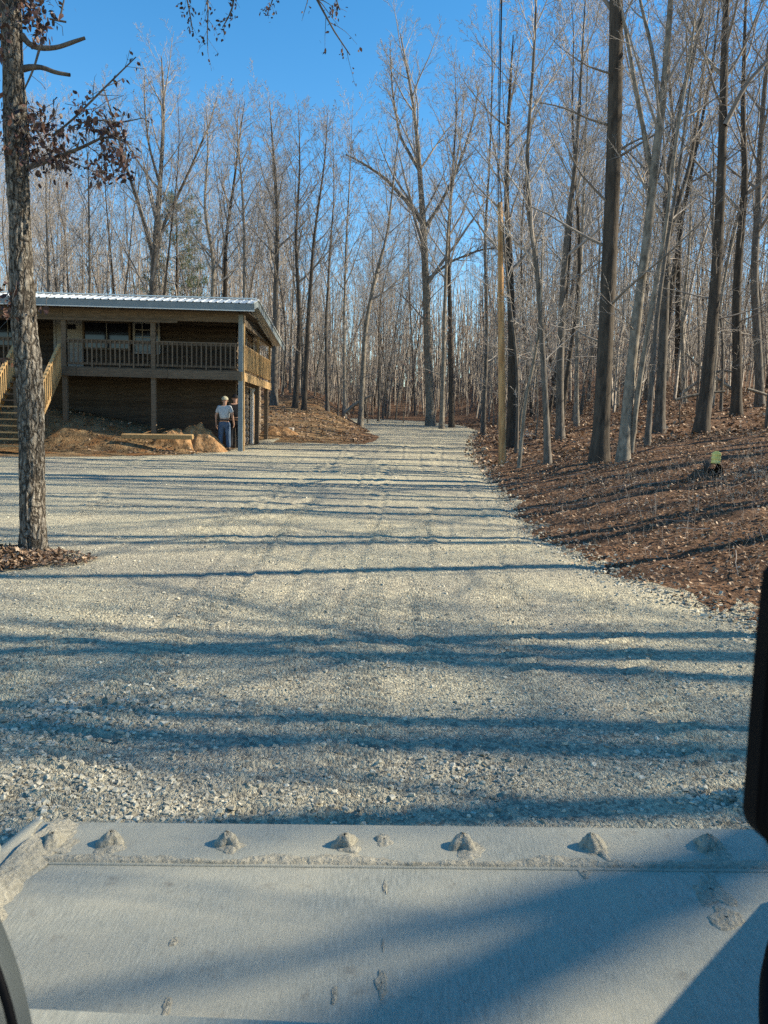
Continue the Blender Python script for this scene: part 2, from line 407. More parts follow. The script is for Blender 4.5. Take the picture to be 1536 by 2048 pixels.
for (cx, cy, ln, wd, an) in [(-3.1, 12.6, 3.6, .55, -.06), (-3.3, 11.5, 2.2, .28, .02), (-1.0, 16.5, 6, .5, .02)]:
    U = (X-cx)*math.cos(an)+(Y-cy)*math.sin(an); W = -(X-cx)*math.sin(an)+(Y-cy)*math.cos(an)
    ins = sstep(wd/2-np.abs(W), 0, .08)*sstep(ln/2-np.abs(U), 0, .6)
    tr += ins*.03*(np.abs(np.sin(np.pi*(U-.8*np.abs(W))/.17))-.6)
for i, (x0, sl_) in enumerate([(-.9, .03), (-.35, .05), (.25, .02), (.8, .06), (1.35, .05), (-1.5, .0), (.55, .035), (-1.9, -.04)]):
    xc = x0+sl_*(Y-8)+.05*np.sin(Y*.5+i*2)
    on = sstep(fbm(0*X+i*3.1, Y*.35, 0, 90+i, 2), -.2, .3)
    tr += on*(-.022*np.exp(-((X-xc)/.04)**2)+.014*np.exp(-((X-xc-.09)/.045)**2))*(.6+.4*np.sin(Y*38))
near = (1-sstep(Y, 26, 40))*sstep(edge, 0, 1)
grit = (fbm(X*11, Y*11, 0, 41, 2)*.006+vnoise(X*24, Y*24, 0, 43)*.004)*(1-sstep(Y, 13, 18))
for d0, x0, w, per in [(33, 1.2, .4, .25), (38, 2.8, .4, .25), (44, 2.4, .4, .3)]: pass
rut = -.05*np.exp(-((X-np.interp(Y, [26, 36, 46, 60], [.7, 1.6, 2.4, -1.5]))/.35)**2) - .05*np.exp(-((X-np.interp(Y, [26, 36, 46, 60], [2.0, 2.9, 3.6, .2]))/.35)**2)
Z += near*(wave+tr+grit) + rut*.5*sstep(Y, 24, 30)*sstep(edge, 0, 1)
V, F, used = grid(xs, ys, Z, SD > -.55)
link('gravel_drive', mesh_np('gravel_drive', V, F, M['gravel']), kind='structure')
from bisect import bisect
def zgrav(x, y):
    i = np.clip(np.searchsorted(xs, x)-1, 0, len(xs)-2); j = np.clip(np.searchsorted(ys, y)-1, 0, len(ys)-2)
    return Z[j, i]

# loose crushed stone lying on the gravel
ico = np.array([[-1, -1, -.7], [1, -.9, -.8], [.9, 1, -.7], [-1, .8, -.8], [-.7, -.8, .7], [.8, -.6, .9], [.6, .8, .6], [-.8, .7, .9]])*.5
cf = np.array([[0, 3, 2, 1], [4, 5, 6, 7], [0, 1, 5, 4], [1, 2, 6, 5], [2, 3, 7, 6], [3, 0, 4, 7]])
def stones(n, xy, size, rg):
    b = ico[None]*(1+.45*rg.uniform(-1, 1, (n, 8, 3)))
    sc = size[:, None]*rg.uniform(.55, 1.3, (n, 3)); sc[:, 2] *= .65
    b = b*sc[:, None, :]
    a = rg.uniform(0, 2*np.pi, n); t = rg.normal(0, .35, n)
    ca, sa, ct, st = np.cos(a), np.sin(a), np.cos(t), np.sin(t)
    x, y, z = b[..., 0].copy(), b[..., 1].copy(), b[..., 2].copy()
    y2 = y*ct[:, None]-z*st[:, None]; z2 = y*st[:, None]+z*ct[:, None]
    x3 = x*ca[:, None]-y2*sa[:, None]; y3 = x*sa[:, None]+y2*ca[:, None]
    b = np.stack([x3, y3, z2], -1)
    p = np.stack([xy[:, 0], xy[:, 1], zgrav(xy[:, 0], xy[:, 1])+size*.12], 1)
    V = b+p[:, None, :]
    F = cf[None]+(np.arange(n)*8)[:, None, None]
    return V.reshape(-1, 3), F.reshape(-1, 4)
parts = []
def scat(n, xy, smin, smax, pw=2.5):
    ok = sd_lot(xy[:, 0], xy[:, 1]) > .05; xy = xy[ok]
    size = smin+(smax-smin)*rng.uniform(0, 1, len(xy))**pw
    parts.append(stones(len(xy), xy, size, rng))
n = 20000
yy = 3.0+ (rng.uniform(0, 1, n)**1.7)*7.0; xy = np.stack([rng.uniform(-.62, .62, n)*(yy+.6), yy], 1)
kk = fbm(xy[:, 0]*.9, xy[:, 1]*.9, 0, 61, 3)+rng.uniform(-.9, .9, n) > -.35; scat(n, xy[kk], .006, .030, 2.6)
n = 3500
yy = rng.uniform(9.5, 24, n); xy = np.stack([rng.uniform(-.6, .3, n)*yy, yy], 1); scat(n, xy, .010, .04, 3)
for (px, py, rx, ry, n, s) in [(175, 1440, .55, .40, 900, .075), (300, 1400, .8, .5, 700, .055), (930, 1560, .5, .25, 500, .06), (1450, 1615, .22, .2, 350, .07),
                               (150, 1600, .9, .35, 1100, .06), (600, 1610, .8, .3, 600, .05), (1330, 1380, .6, .4, 500, .05), (760, 1340, .5, .3, 350, .05), (1010, 1430, .9, .3, 400, .05),
                               (1290, 1530, .5, .3, 400, .055), (60, 1500, .5, .3, 400, .055)]:
    c = lot(px, py)[:2]; xy = c[None]+rng.normal(0, .5, (n, 2))*np.array([rx, ry]); scat(n, xy, .007, s*.52, 2.2)
n = 3500                                # ragged stony rim of the lot
i = rng.integers(1, 10, n); t = rng.uniform(0, 1, n)[:, None]
xy = LOT[i]*(1-t)+LOT[i+1]*t + rng.normal(0, .22, (n, 2)); size = .010+.032*rng.uniform(0, 1, n)**2
V, F = stones(n, xy, size, rng); V = V.reshape(n, 8, 3); V[:, :, 2] += (np.maximum(ground(xy[:, 0], xy[:, 1])+.01, zgrav(xy[:, 0], xy[:, 1]))-zgrav(xy[:, 0], xy[:, 1]))[:, None]
parts.append((V.reshape(-1, 3), F))
V, F = merge(parts)
link('loose_gravel', mesh_np('loose_gravel', V, F, M['stone'], smooth=False), label='loose chips of pale crushed stone scattered over the gravel lot', cat='gravel', kind='stuff')

# fallen leaves on the bank, under the oak and at the house
def leaves_on(xy, size, rg, lift=.012):
    n = len(xy); z = ground(xy[:, 0], xy[:, 1])
    q = np.array([[-.5, 0, .12], [-.15, -.28, 0], [.2, -.22, .02], [.5, 0, .16], [.2, .24, .0], [-.15, .27, .05]])
    b = q[None]*(1+.3*rg.uniform(-1, 1, (n, 6, 3)))*size[:, None, None]
    a = rg.uniform(0, 6.28, n); t = rg.normal(0, .45, n); u = rg.normal(0, .45, n)
    def rot(b, i, j, an):
        c, s = np.cos(an)[:, None], np.sin(an)[:, None]; p, r = b[..., i].copy(), b[..., j].copy()
        b[..., i] = p*c-r*s; b[..., j] = p*s+r*c
    rot(b, 1, 2, t); rot(b, 0, 2, u); rot(b, 0, 1, a)
    V = b+np.stack([xy[:, 0], xy[:, 1], z+lift+size*rg.uniform(0, .5, n)], 1)[:, None, :]
    F = np.array([[0, 1, 4, 5], [1, 2, 3, 4]])[None]+(np.arange(n)*6)[:, None, None]
    return V.reshape(-1, 3), F.reshape(-1, 4)
parts = []
n = 38000
yy = 5.5+rng.uniform(0, 1, n)**1.3*17; s = rng.uniform(0, 1, n)**.8*8.5
xy = np.stack([xr(yy)+s-.25*rng.uniform(0, 1, n)**3, yy], 1)
parts.append(leaves_on(xy, rng.uniform(.028, .068, n), rng))
n = 15000
yy = rng.uniform(20, 55, n); xy = np.stack([xr(yy)+rng.uniform(0, 22, n)-.2, yy], 1)
parts.append(leaves_on(xy, rng.uniform(.08, .17, n), rng, .02))
n = 2600
a = rng.uniform(0, 6.28, n); r = rng.uniform(0, 1, n)**.7*.95*(1+.12*np.sin(a*3+1))
xy = np.stack([ISL[0]+np.cos(a)*r, ISL[1]+np.sin(a)*r*.66], 1)
parts.append(leaves_on(xy, rng.uniform(.03, .075, n), rng, .03))
n = 900
xy = np.stack([rng.uniform(-13.5, -5.6, n), rng.uniform(23.4, 25.6, n)], 1)
parts.append(leaves_on(xy, rng.uniform(.05, .12, n), rng))
n = 6000
yy = rng.uniform(31, 62, n); xy = np.stack([rng.uniform(-9, .5, n)*(.4+yy/60), yy], 1); kk = (sd_lot(xy[:, 0], xy[:, 1]) < -.3) & (fbm(xy[:, 0]*.3, xy[:, 1]*.3, 0, 4, 2) > -.25)
parts.append(leaves_on(xy[kk], rng.uniform(.08, .17, kk.sum()), rng))
V, F = merge(parts)
link('fallen_leaves', mesh_np('fallen_leaves', V, F, M['litter'], smooth=False), label='carpet of dry brown leaves on the wooded bank and around the tree trunks', cat='leaves', kind='stuff')

# ------------------------------------------------------------------ trees
def nrm(v): return v/(np.linalg.norm(v, axis=-1, keepdims=True)+1e-9)
def spawn(P, R, n, t0, t1, a0, a1, l0, l1, K, up, wig, rf, rg, taper=.85, tl=None, rmin=.004, lr=.017):
    N, Kp, _ = P.shape
    Lp = np.linalg.norm(np.diff(P, axis=1), axis=2).sum(1)
    idx = np.repeat(np.arange(N), n); j = np.tile(np.arange(n), N)
    t = t0+(t1-t0)*((j+rg.uniform(0, 1, N*n))/n)
    f = np.clip(t, 0, .999)*(Kp-1); i = f.astype(int); fr = (f-i)[:, None]
    p = P[idx, i]*(1-fr)+P[idx, i+1]*fr; r = R[idx, i]*(1-fr[:, 0])+R[idx, i+1]*fr[:, 0]
    T = nrm(P[idx, i+1]-P[idx, i])
    h = np.where(np.abs(T[:, 2:3]) > .9, np.array([1., 0, 0]), np.array([0, 0, 1.]))
    e1 = nrm(np.cross(T, h)); e2 = np.cross(T, e1)
    az = j*2.4+rg.uniform(-.6, .6, N*n)+np.repeat(rg.uniform(0, 6.28, N), n)
    an = rg.uniform(a0, a1, N*n)
    d = np.cos(an)[:, None]*T+np.sin(an)[:, None]*(np.cos(az)[:, None]*e1+np.sin(az)[:, None]*e2)
    L = Lp[idx]*rg.uniform(l0, l1, N*n)*((1-.6*t) if tl is None else tl(t))
    pts = [p]
    for k in range(1, K):
        d = nrm(d+np.array([0, 0, up/K])+wig*rg.normal(0, 1, d.shape)/math.sqrt(K))
        pts.append(pts[-1]+d*(L/(K-1))[:, None])
    r0 = np.maximum(np.minimum(r*rf*rg.uniform(.6, 1.1, N*n), L*lr+.003), rmin)
    Rr = np.maximum(r0[:, None]*(1-taper*np.linspace(0, 1, K))[None], rmin*.7)
    return np.stack(pts, 1), Rr
def trunk_line(H, r0, rg, K=22, bend=.03):
    t = np.linspace(0, 1, K); ph = rg.uniform(0, 6.28, 4)
    x = H*bend*(np.sin(t*4+ph[0])-np.sin(ph[0])+.4*np.sin(t*9+ph[1])-.4*np.sin(ph[1]))*t
    y = H*bend*(np.sin(t*4+ph[2])-np.sin(ph[2])+.4*np.sin(t*9+ph[3])-.4*np.sin(ph[3]))*t
    P = np.stack([x, y, t*H], 1); P[0, 2] -= .3
    R = r0*(1-.9*t**1.1); R = R*(1+.45*np.exp(-t*H/.45)); R = np.maximum(R, .012)
    return P[None], R[None]
def crown(P, R, rg, cb=.42, n1=20, n2=7, n3=6, n4=4, a1=(.5, .95), l1=(.28, .42), up1=.55, low=5, k4=2, rmin=.0065, tl=None, wig=.22, lr=.017):
    """limbs, boughs, branches and twigs of a bare tree"""
    B = []
    P1, R1 = spawn(P, R, n1, cb, .97, a1[0], a1[1], l1[0], l1[1], 8, up1, wig, .55, rg, tl=tl, lr=lr)
    B.append(tubes(P1, R1, 6))
    if low:
        Pl, Rl = spawn(P, R, low, .14, cb, .8, 1.5, .08, .22, 6, .25, .28, .22, rg); B.append(tubes(Pl, Rl, 4))
        Pm, Rm = spawn(Pl, Rl, 6, .25, .98, .5, 1.0, .3, .5, 4, .1, .2, .6, rg); B.append(tubes(Pm, Rm, 3))
        Pq, Rq = spawn(Pm, Rm, 4, .2, .98, .4, 1.0, .3, .6, 3, .1, .2, .7, rg, rmin=rmin); B.append(tubes(Pq, Rq, 3))
    P2, R2 = spawn(P1, R1, n2, .2, .98, .4, 1.0, .36, .58, 6, .4, .24, .6, rg); B.append(tubes(P2, R2, 4))
    P3, R3 = spawn(P2, R2, n3, .15, .98, .35, 1.0, .38, .65, 4, .3, .22, .65, rg, rmin=rmin); B.append(tubes(P3, R3, 3))
    if n4:
        P4, R4 = spawn(P3, R3, n4, .15, .98, .35, .8, .4, .7, k4, .3, .12, .8, rg, rmin=rmin*.8); B.append(tubes(P4, R4, 3))
    Pt, Rt = spawn(P, R, 10, .8, 1, .3, .7, .10, .16, 5, .3, .1, .6, rg); B.append(tubes(Pt, Rt, 3))
    Pu, Ru = spawn(Pt, Rt, 6, .15, 1, .3, .8, .3, .5, 3, .3, .1, .6, rg, rmin=rmin); B.append(tubes(Pu, Ru, 3))
    return B
protos = []
def make_proto(seed, H, r0, bark, twig, **kw):
    rg = np.random.default_rng(seed)
    bend = kw.pop('bend', .02)
    P, R = trunk_line(H, r0, rg, bend=bend)
    tv, tf = tubes(P, R, 10)
    bv, bf = merge(crown(P, R, rg, **kw))
    return mesh_np('trunk', tv, tf, bark), mesh_np('branches', bv, bf, twig)
TALL = [make_proto(11, 22, .12, M['bark'], M['twig'], cb=.38, n1=24, n2=8, n4=5, low=8, bend=.03),
        make_proto(12, 21, .095, M['bark'], M['twig'], cb=.33, n1=24, n2=8, n4=5, a1=(.35, .75), low=8, bend=.045),
        make_proto(13, 23, .14, M['bark_dark'], M['twig_dark'], cb=.42, n1=22, n2=8, a1=(.5, 1.05), low=9, bend=.03, lr=.022),
        make_proto(14, 19, .075, M['bark'], M['twig'], cb=.36, n1=22, n2=7, bend=.06, l1=(.2, .34), low=8),
        make_proto(15, 20, .06, M['bark_pale'], M['twig'], cb=.4, n1=20, n2=7, l1=(.18, .3), bend=.05, low=8),
        make_proto(16, 22, .10, M['bark_dark'], M['twig'], cb=.3, n1=24, n2=7, l1=(.2, .34), bend=.05, low=6)]
SAP = [make_proto(21, 9, .05, M['bark'], M['twig'], cb=.25, n1=16, n2=5, n3=4, n4=3, low=3, bend=.05, l1=(.2, .36)),
       make_proto(22, 7, .04, M['bark_pale'], M['twig'], cb=.25, n1=14, n2=5, n3=4, n4=3, low=2, bend=.06, l1=(.2, .36)),
       make_proto(23, 12, .065, M['bark'], M['twig'], cb=.4, n1=14, n2=5, n3=4, n4=3, low=4, bend=.04, l1=(.18, .3)),
       make_proto(24, 5, .03, M['bark_dark'], M['twig_dark'], cb=.15, n1=16, n2=6, n3=4, n4=0, low=0, bend=.07, l1=(.25, .45))]
SPARSE = [make_proto(31, 22, .15, M['bark'], M['twig'], cb=.35, n1=12, n2=5, n3=4, n4=2, low=3, bend=.05, lr=.03, l1=(.3, .5), a1=(.5, 1.1)),
          make_proto(32, 20, .11, M['bark'], M['twig'], cb=.3, n1=11, n2=5, n3=4, n4=2, low=3, bend=.07, lr=.03, l1=(.3, .5), a1=(.5, 1.1)),
          make_proto(33, 23, .17, M['bark_dark'], M['twig_dark'], cb=.4, n1=11, n2=5, n3=4, n4=2, low=3, bend=.05, lr=.035, l1=(.3, .5), a1=(.6, 1.2))]
PLACED = []
def place(proto, x, y, sc, name, label, cat, group, rz=None, lean=None, zs=1.0):
    z = gz(x, y)
    r = empty(name, (x, y, z-.02), label, cat, group, rot=((lean[0], lean[1]) if lean else (0, 0)) + (random.uniform(0, 6.28) if rz is None else rz,))
    r.scale = (sc, sc, sc*zs)
    PLACED.append((r, proto, x, y, name, group))
    link('trunk', proto[0], r); link('branches', proto[1], r)
    return r

def pixline(pts, Y, ws=1.0):
    P = np.array([at(p[0], p[1], Y if len(p) < 4 else p[3]) for p in pts]); R = np.array([p[2]*.5*wpx(Y) for p in pts])*ws; return P, R
def resample(P, R, K):
    d = np.concatenate([[0], np.cumsum(np.linalg.norm(np.diff(P, axis=0), axis=1))]); u = np.linspace(0, d[-1], K)
    # smooth (Catmull-like) by cosine-free cubic interpolation
    Q = np.stack([np.interp(u, d, P[:, i]) for i in range(3)], 1)
    for _ in range(2): Q[1:-1] = .25*Q[:-2]+.5*Q[1:-1]+.25*Q[2:]
    return Q, np.interp(u, d, R)
def hero(name, label, pts, Y, bark, twig, seed, group=None, forks=(), K=26, kw=None, base=True, sides=12, cat='tree', extra=None):
    """a tree whose trunk follows given points at its own distance; forks are further stems"""
    rg = np.random.default_rng(seed)
    lines = []
    for k, ps in enumerate([pts]+list(forks)):
        P, R = pixline(ps, Y, .84)
        if k == 0:
            g = gz(P[0, 0], P[0, 1]); P[0, 2] = g-.1
        Q, q = resample(P, R, K)
        # let the stem wander a little in depth, too
        Q[:, 1] += np.linspace(0, 1, K)*0.35*np.sin(np.linspace(0, 5, K)+seed) + (0 if k == 0 else np.linspace(0, 1, K)*rg.uniform(-1.2, 1.2))
        if k == 0:
            hgt = Q[:, 2]-Q[0, 2]; q = q*(1+.4*np.exp(-hgt/.35))
        lines.append((Q, q))
    o = lines[0][0][0].copy(); o[2] += .1
    P = np.stack([a for a, b in lines])-o; R = np.stack([b for a, b in lines])
    root = empty(name, tuple(o), label, cat, group)
    tv, tf = tubes(P, R, sides)
    link('trunk', mesh_np('trunk', tv, tf, bark), root)
    B = []
    for i in range(len(lines)):
        kws = dict(kw or {}); B += crown(P[i:i+1], R[i:i+1], rg, **kws)
    if extra:
        for ps in extra:
            E, e = pixline(ps, Y); E, e = resample(E-o, e, 10); B.append(tubes(E[None], e[None], 6))
            p2, r2 = spawn(E[None], e[None], 6, .2, 1, .4, .9, .3, .5, 5, .2, .15, .6, rg); B.append(tubes(p2, r2, 4))
            p3, r3 = spawn(p2, r2, 5, .2, 1, .4, .9, .3, .5, 4, .2, .15, .6, rg); B.append(tubes(p3, r3, 3))
    bv, bf = merge(B)
    link('branches', mesh_np('branches', bv, bf, twig), root)
    return root, P, R, o

HEROES = []
def H(*a, **k):
    r = hero(*a, **k); HEROES.append((r[3][0], r[3][1])); return r
# the great forked tree at the end of the drive
H('bare_tree', 'tall spreading bare tree standing at the far end of the gravel drive',
  [(862, 838, 22), (858, 760, 19), (855, 680, 18), (853, 600, 17), (850, 520, 16), (846, 445, 15), (842, 380, 12), (836, 300, 10), (828, 220, 7), (812, 130, 5), (800, 70, 2)],
  50, M['bark_pale'], M['twig'], 101, forks=[[(850, 455, 10), (815, 400, 9), (770, 350, 7), (725, 320, 5), (690, 300, 3)], [(847, 460, 9), (880, 410, 7), (915, 340, 6), (945, 250, 4), (955, 180, 2)], [(838, 340, 8), (800, 270, 6), (785, 180, 4), (780, 90, 2)], [(853, 560, 7), (905, 520, 5), (960, 500, 4), (1010, 495, 2)]],
  kw=dict(cb=.36, n1=17, n2=6, n3=5, n4=4, low=3, l1=(.26, .42), a1=(.4, .9), up1=.7, rmin=.008))
# large tree behind the house
H('bare_tree', 'wide crowned bare tree rising behind the middle of the house roof',
  [(300, 800, 18), (303, 680, 17), (306, 560, 15), (312, 480, 13), (320, 400, 11), (326, 320, 9), (330, 230, 7), (326, 150, 4), (322, 112, 2)], 46, M['bark'], M['twig'], 102,
  forks=[[(308, 520, 9), (285, 430, 8), (262, 350, 6), (240, 260, 4), (215, 180, 2)], [(312, 480, 9), (350, 400, 7), (385, 330, 5), (420, 250, 4), (432, 190, 2)], [(322, 380, 7), (295, 290, 5), (285, 200, 3), (280, 140, 2)]],
  kw=dict(cb=.28, n1=17, n2=6, n3=5, n4=4, low=2, l1=(.28, .44), a1=(.4, .9), up1=.7, rmin=.007))
# trunks on the bank at the right
H('bare_tree', 'thickest dark straight trunk on the right bank, bare and mossy',
  [(1200, 892, 40), (1206, 800, 37), (1212, 650, 35), (1219, 480, 34), (1224, 320, 33), (1227, 160, 31), (1228, 0, 29), (1230, -250, 25), (1225, -500, 18), (1220, -750, 8)], 18, M['bark_dark'], M['twig_dark'], 103,
  kw=dict(cb=.55, n1=16, n2=6, n3=5, n4=3, low=7, l1=(.22, .34), rmin=.004), extra=[[(1218, 250, 6), (1175, 238, 4), (1130, 215, 3), (1080, 205, 2)], [(1226, 310, 6), (1262, 285, 4), (1300, 270, 2)]])
H('bare_tree', 'pale barked tree forking high beside the thick dark trunk on the bank',
  [(1246, 915, 28), (1253, 820, 24), (1264, 700, 22), (1280, 560, 20), (1296, 440, 19), (1306, 330, 19), (1320, 240, 17), (1334, 130, 14), (1346, 0, 12), (1370, -250, 8), (1380, -450, 3)], 17.3, M['bark_pale'], M['twig'], 104,
  forks=[[(1304, 345, 12), (1290, 260, 10), (1272, 150, 9), (1258, 20, 7), (1240, -180, 4), (1236, -300, 2)], [(1322, 240, 10), (1310, 130, 8), (1296, 20, 7), (1290, -150, 3)], [(1262, 905, 13), (1272, 780, 12), (1296, 600, 10), (1318, 470, 8), (1338, 300, 7), (1375, 100, 5), (1390, -80, 2)]],
  kw=dict(cb=.5, n1=9, n2=6, n3=5, n4=3, low=3, l1=(.22, .36), a1=(.4, .8), rmin=.004))
H('bare_tree', 'slightly leaning dark trunk right of the forked pale tree',
  [(1402, 858, 32), (1412, 780, 27), (1424, 640, 25), (1436, 480, 22), (1446, 320, 19), (1453, 160, 17), (1460, 0, 14), (1470, -250, 10), (1475, -450, 3)], 22, M['bark_dark'], M['twig_dark'], 105,
  kw=dict(cb=.5, n1=14, n2=6, n3=5, n4=3, low=7, l1=(.22, .34)), extra=[[(1450, 250, 10), (1490, 170, 8), (1536, 120, 6)]])
H('bare_tree', 'twin grey trunk just behind the forked pale tree',
  [(1318, 862, 25), (1322, 760, 22), (1330, 620, 20), (1336, 500, 18), (1334, 410, 16), (1346, 300, 12), (1370, 180, 9), (1400, 40, 6), (1420, -120, 2)], 24, M['bark'], M['twig_dark'], 106,
  forks=[[(1336, 480, 12), (1362, 400, 10), (1392, 320, 9), (1420, 200, 7), (1440, 60, 4), (1450, -60, 2)]], kw=dict(cb=.45, n1=11, n2=6, n3=5, n4=3, low=5))
H('bare_tree', 'slim tree with a bent stem standing nearest the right of the wooden pole',
  [(1098, 893, 17), (1092, 800, 14), (1086, 700, 13), (1082, 600, 12), (1072, 500, 11), (1058, 420, 10), (1052, 340, 9), (1057, 240, 8), (1064, 120, 6), (1068, 0, 4), (1070, -90, 2)], 19.5, M['bark'], M['twig'], 107,
  kw=dict(cb=.4, n1=15, n2=6, n3=5, n4=3, low=6, l1=(.2, .36)))
H('bare_tree', 'leaning thin pale sapling between the pole and the bent slim tree',
  [(1040, 880, 9), (1052, 800, 8), (1064, 740, 7), (1074, 680, 6), (1078, 600, 5), (1080, 520, 3), (1086, 440, 2)], 19.8, M['bark_pale'], M['twig'], 108, kw=dict(cb=.4, n1=8, n2=5, n3=4, n4=2, low=3))
H('bare_tree', 'grey trunk with flared foot in the leaf litter left of the thick dark trunk',
  [(1122, 850, 20), (1120, 780, 17), (1122, 660, 16), (1126, 540, 14), (1136, 430, 12), (1150, 320, 9), (1158, 200, 7), (1168, 80, 5), (1175, -20, 2)], 27, M['bark'], M['twig'], 109, kw=dict(cb=.4, n1=14, n2=6, n3=5, n4=3, low=5))
H('bare_tree', 'dark trunk right behind the wooden pole',
  [(1022, 862, 22), (1024, 760, 19), (1022, 640, 17), (1018, 520, 15), (1012, 400, 12), (1016, 280, 9), (1024, 150, 6), (1030, 60, 2)], 27, M['bark_dark'], M['twig_dark'], 110, kw=dict(cb=.4, n1=14, n2=6, n3=5, n4=3, low=5))
H('bare_tree', 'dark trunk with a wavy stem near the right edge of the photo',
  [(1472, 838, 24), (1474, 740, 21), (1470, 600, 19), (1480, 470, 17), (1494, 360, 14), (1490, 240, 11), (1496, 100, 8), (1500, -60, 4), (1502, -160, 2)], 27, M['bark_dark'], M['twig_dark'], 111, kw=dict(cb=.42, n1=14, n2=6, n3=5, n4=3, low=5))
H('bare_tree', 'grey trunk at the right edge behind the wavy stem',
  [(1520, 815, 20), (1516, 700, 18), (1508, 560, 17), (1520, 420, 15), (1526, 280, 11), (1535, 120, 8), (1545, -40, 3)], 30, M['bark'], M['twig_dark'], 112, kw=dict(cb=.42, n1=14, n2=6, n3=5, n4=3, low=5))
# trees behind the house corner and along the clearing
spec = [(548, 795, 17, 44, 'M', [(551, 600), (556, 420), (548, 300), (540, 205)], 'stout bare tree just right of the house roof corner'),
        (608, 806, 12, 42, 'D', [(616, 640), (628, 480), (650, 330), (655, 225)], 'slim dark tree leaning right at the edge of the clearing'),
        (590, 808, 13, 43, 'D', [(600, 640), (592, 480), (600, 330), (595, 210)], 'dark tree with flared foot behind the clearing'),
        (655, 803, 9, 44, 'M', [(652, 650), (660, 500), (668, 390), (664, 240)], 'thin upright tree in the middle of the clearing edge'),
        (722, 798, 13, 46, 'P', [(730, 660), (748, 560), (775, 470), (790, 330), (800, 240)], 'pale tree leaning right beyond the dirt clearing'),
        (690, 800, 9, 47, 'P', [(688, 640), (692, 480), (700, 350), (706, 215)], 'thin pale tree left of the pale leaning tree'),
        (428, 800, 14, 44, 'P', [(424, 600), (428, 520), (408, 420), (420, 300), (415, 215)], 'pale tree behind the right part of the house roof'),
        (447, 800, 13, 46, 'D', [(450, 600), (452, 480), (470, 370), (482, 260), (490, 200)], 'dark tree beside the pale tree behind the house roof'),
        (492, 800, 11, 42, 'M', [(490, 600), (490, 460), (484, 360), (470, 240), (478, 195)], 'grey tree behind the right end of the house roof'),
        (905, 806, 13, 48, 'D', [(900, 640), (896, 480), (905, 350), (915, 220), (910, 120)], 'dark trunk just right of the great tree at the drive end'),
        (885, 812, 12, 46, 'P', [(888, 660), (893, 520), (900, 400), (925, 260), (930, 150)], 'pale straight trunk right beside the great tree'),
        (968, 815, 11, 40, 'M', [(975, 660), (970, 480), (980, 330), (985, 150), (980, 20)], 'grey tree left of the wooden pole'),
        (180, 800, 10, 46, 'M', [(178, 600), (178, 500), (180, 350), (176, 250)], 'thin tree behind the left part of the house roof'),
        (96, 800, 11, 44, 'M', [(98, 600), (98, 480), (96, 380), (98, 290)], 'thin tree behind the house just right of the near oak'),
        (1155, 815, 12, 34, 'P', [(1155, 640), (1162, 480), (1168, 300), (1175, 120), (1180, -40)], 'pale trunk seen left of the thick dark trunk'),
        (1370, 800, 10, 36, 'P', [(1362, 640), (1378, 480), (1382, 300), (1385, 120), (1390, -20)], 'pale slim trunk right of the twin grey trunk')]
for k, (px, py, w, d, b, ps, lab) in enumerate(spec):
    bk = {'M': M['bark'], 'D': M['bark_dark'], 'P': M['bark_pale']}[b]
    n = len(ps); pts = [(px, py, w)]+[(p[0], p[1], w*(1-.93*((i+1)/n)**.9)) for i, p in enumerate(ps)]
    H('bare_tree', lab, pts, d, bk, M['twig_dark'] if b == 'D' else M['twig'], 120+k, kw=dict(cb=.40, n1=20, n2=6, n3=5, n4=3, low=4, l1=(.22, .36), up1=.7, rmin=.008))

# the rest of the woods
taken = list(HEROES)
def free(x, y, r):
    return all((x-a)**2+(y-b)**2 > r*r for a, b in taken)
def woods(n, xr_, yr_, protos, sc, name, labels, group, r, cond):
    k = tries = 0
    while k < n and tries < n*40:
        tries += 1
        x, y = random.uniform(*xr_), random.uniform(*yr_)
        if not cond(x, y) or not free(x, y, r): continue
        taken.append((x, y)); k += 1
        s = random.uniform(*sc)
        place(random.choice(protos), x, y, s, name, labels, 'tree', group, lean=(random.gauss(0, .06), random.gauss(0, .06)), zs=random.uniform(.92, 1.1))
def inview(x, y, mar=3): return abs(x) < .51*y+mar
_lotc = {}
def dlot(x, y): return float(sd_lot(np.array([x]), np.array([y]))[0])
def c_left(x, y): return inview(x, y) and y > 42+max(0, (x+4))*2 and x < 1.0 and not (-26 < x < -2 and y < 44)
def c_right(x, y): return inview(x, y) and x > xr(y)+2.5 and (y > 26 or x > 8) 
def c_mid(x, y): return inview(x, y) and y > 60
woods(62, (-45, 1), (42, 88), TALL, (.6, 1.0), 'bare_tree', 'bare grey tree in the crowded woods behind the house and clearing', 'woods behind the house', 1.9, c_left)
woods(62, (3, 45), (24, 75), TALL, (.6, 1.1), 'bare_tree', 'bare tree among the many trunks of the woods on the right', 'woods on the right', 1.8, c_right)
woods(42, (-35, 45), (62, 105), TALL, (.65, 1.0), 'bare_tree', 'distant bare tree closing the view beyond the drive', 'woods beyond the drive', 2.2, c_mid)
woods(95, (3, 30), (20, 60), SAP, (.6, 1.15), 'sapling', 'thin bare sapling between the trunks of the right woods', 'saplings on the right', .8, lambda x, y: inview(x, y) and x > xr(y)+1.2 and y > 19)
woods(70, (-26, 1.5), (41, 68), SAP, (.7, 1.25), 'sapling', 'thin bare sapling at the edge of the woods behind the clearing', 'saplings behind the clearing', .9, lambda x, y: inview(x, y) and y > 43+max(0, x+3) and not (-26 < x < -6 and y < 44))
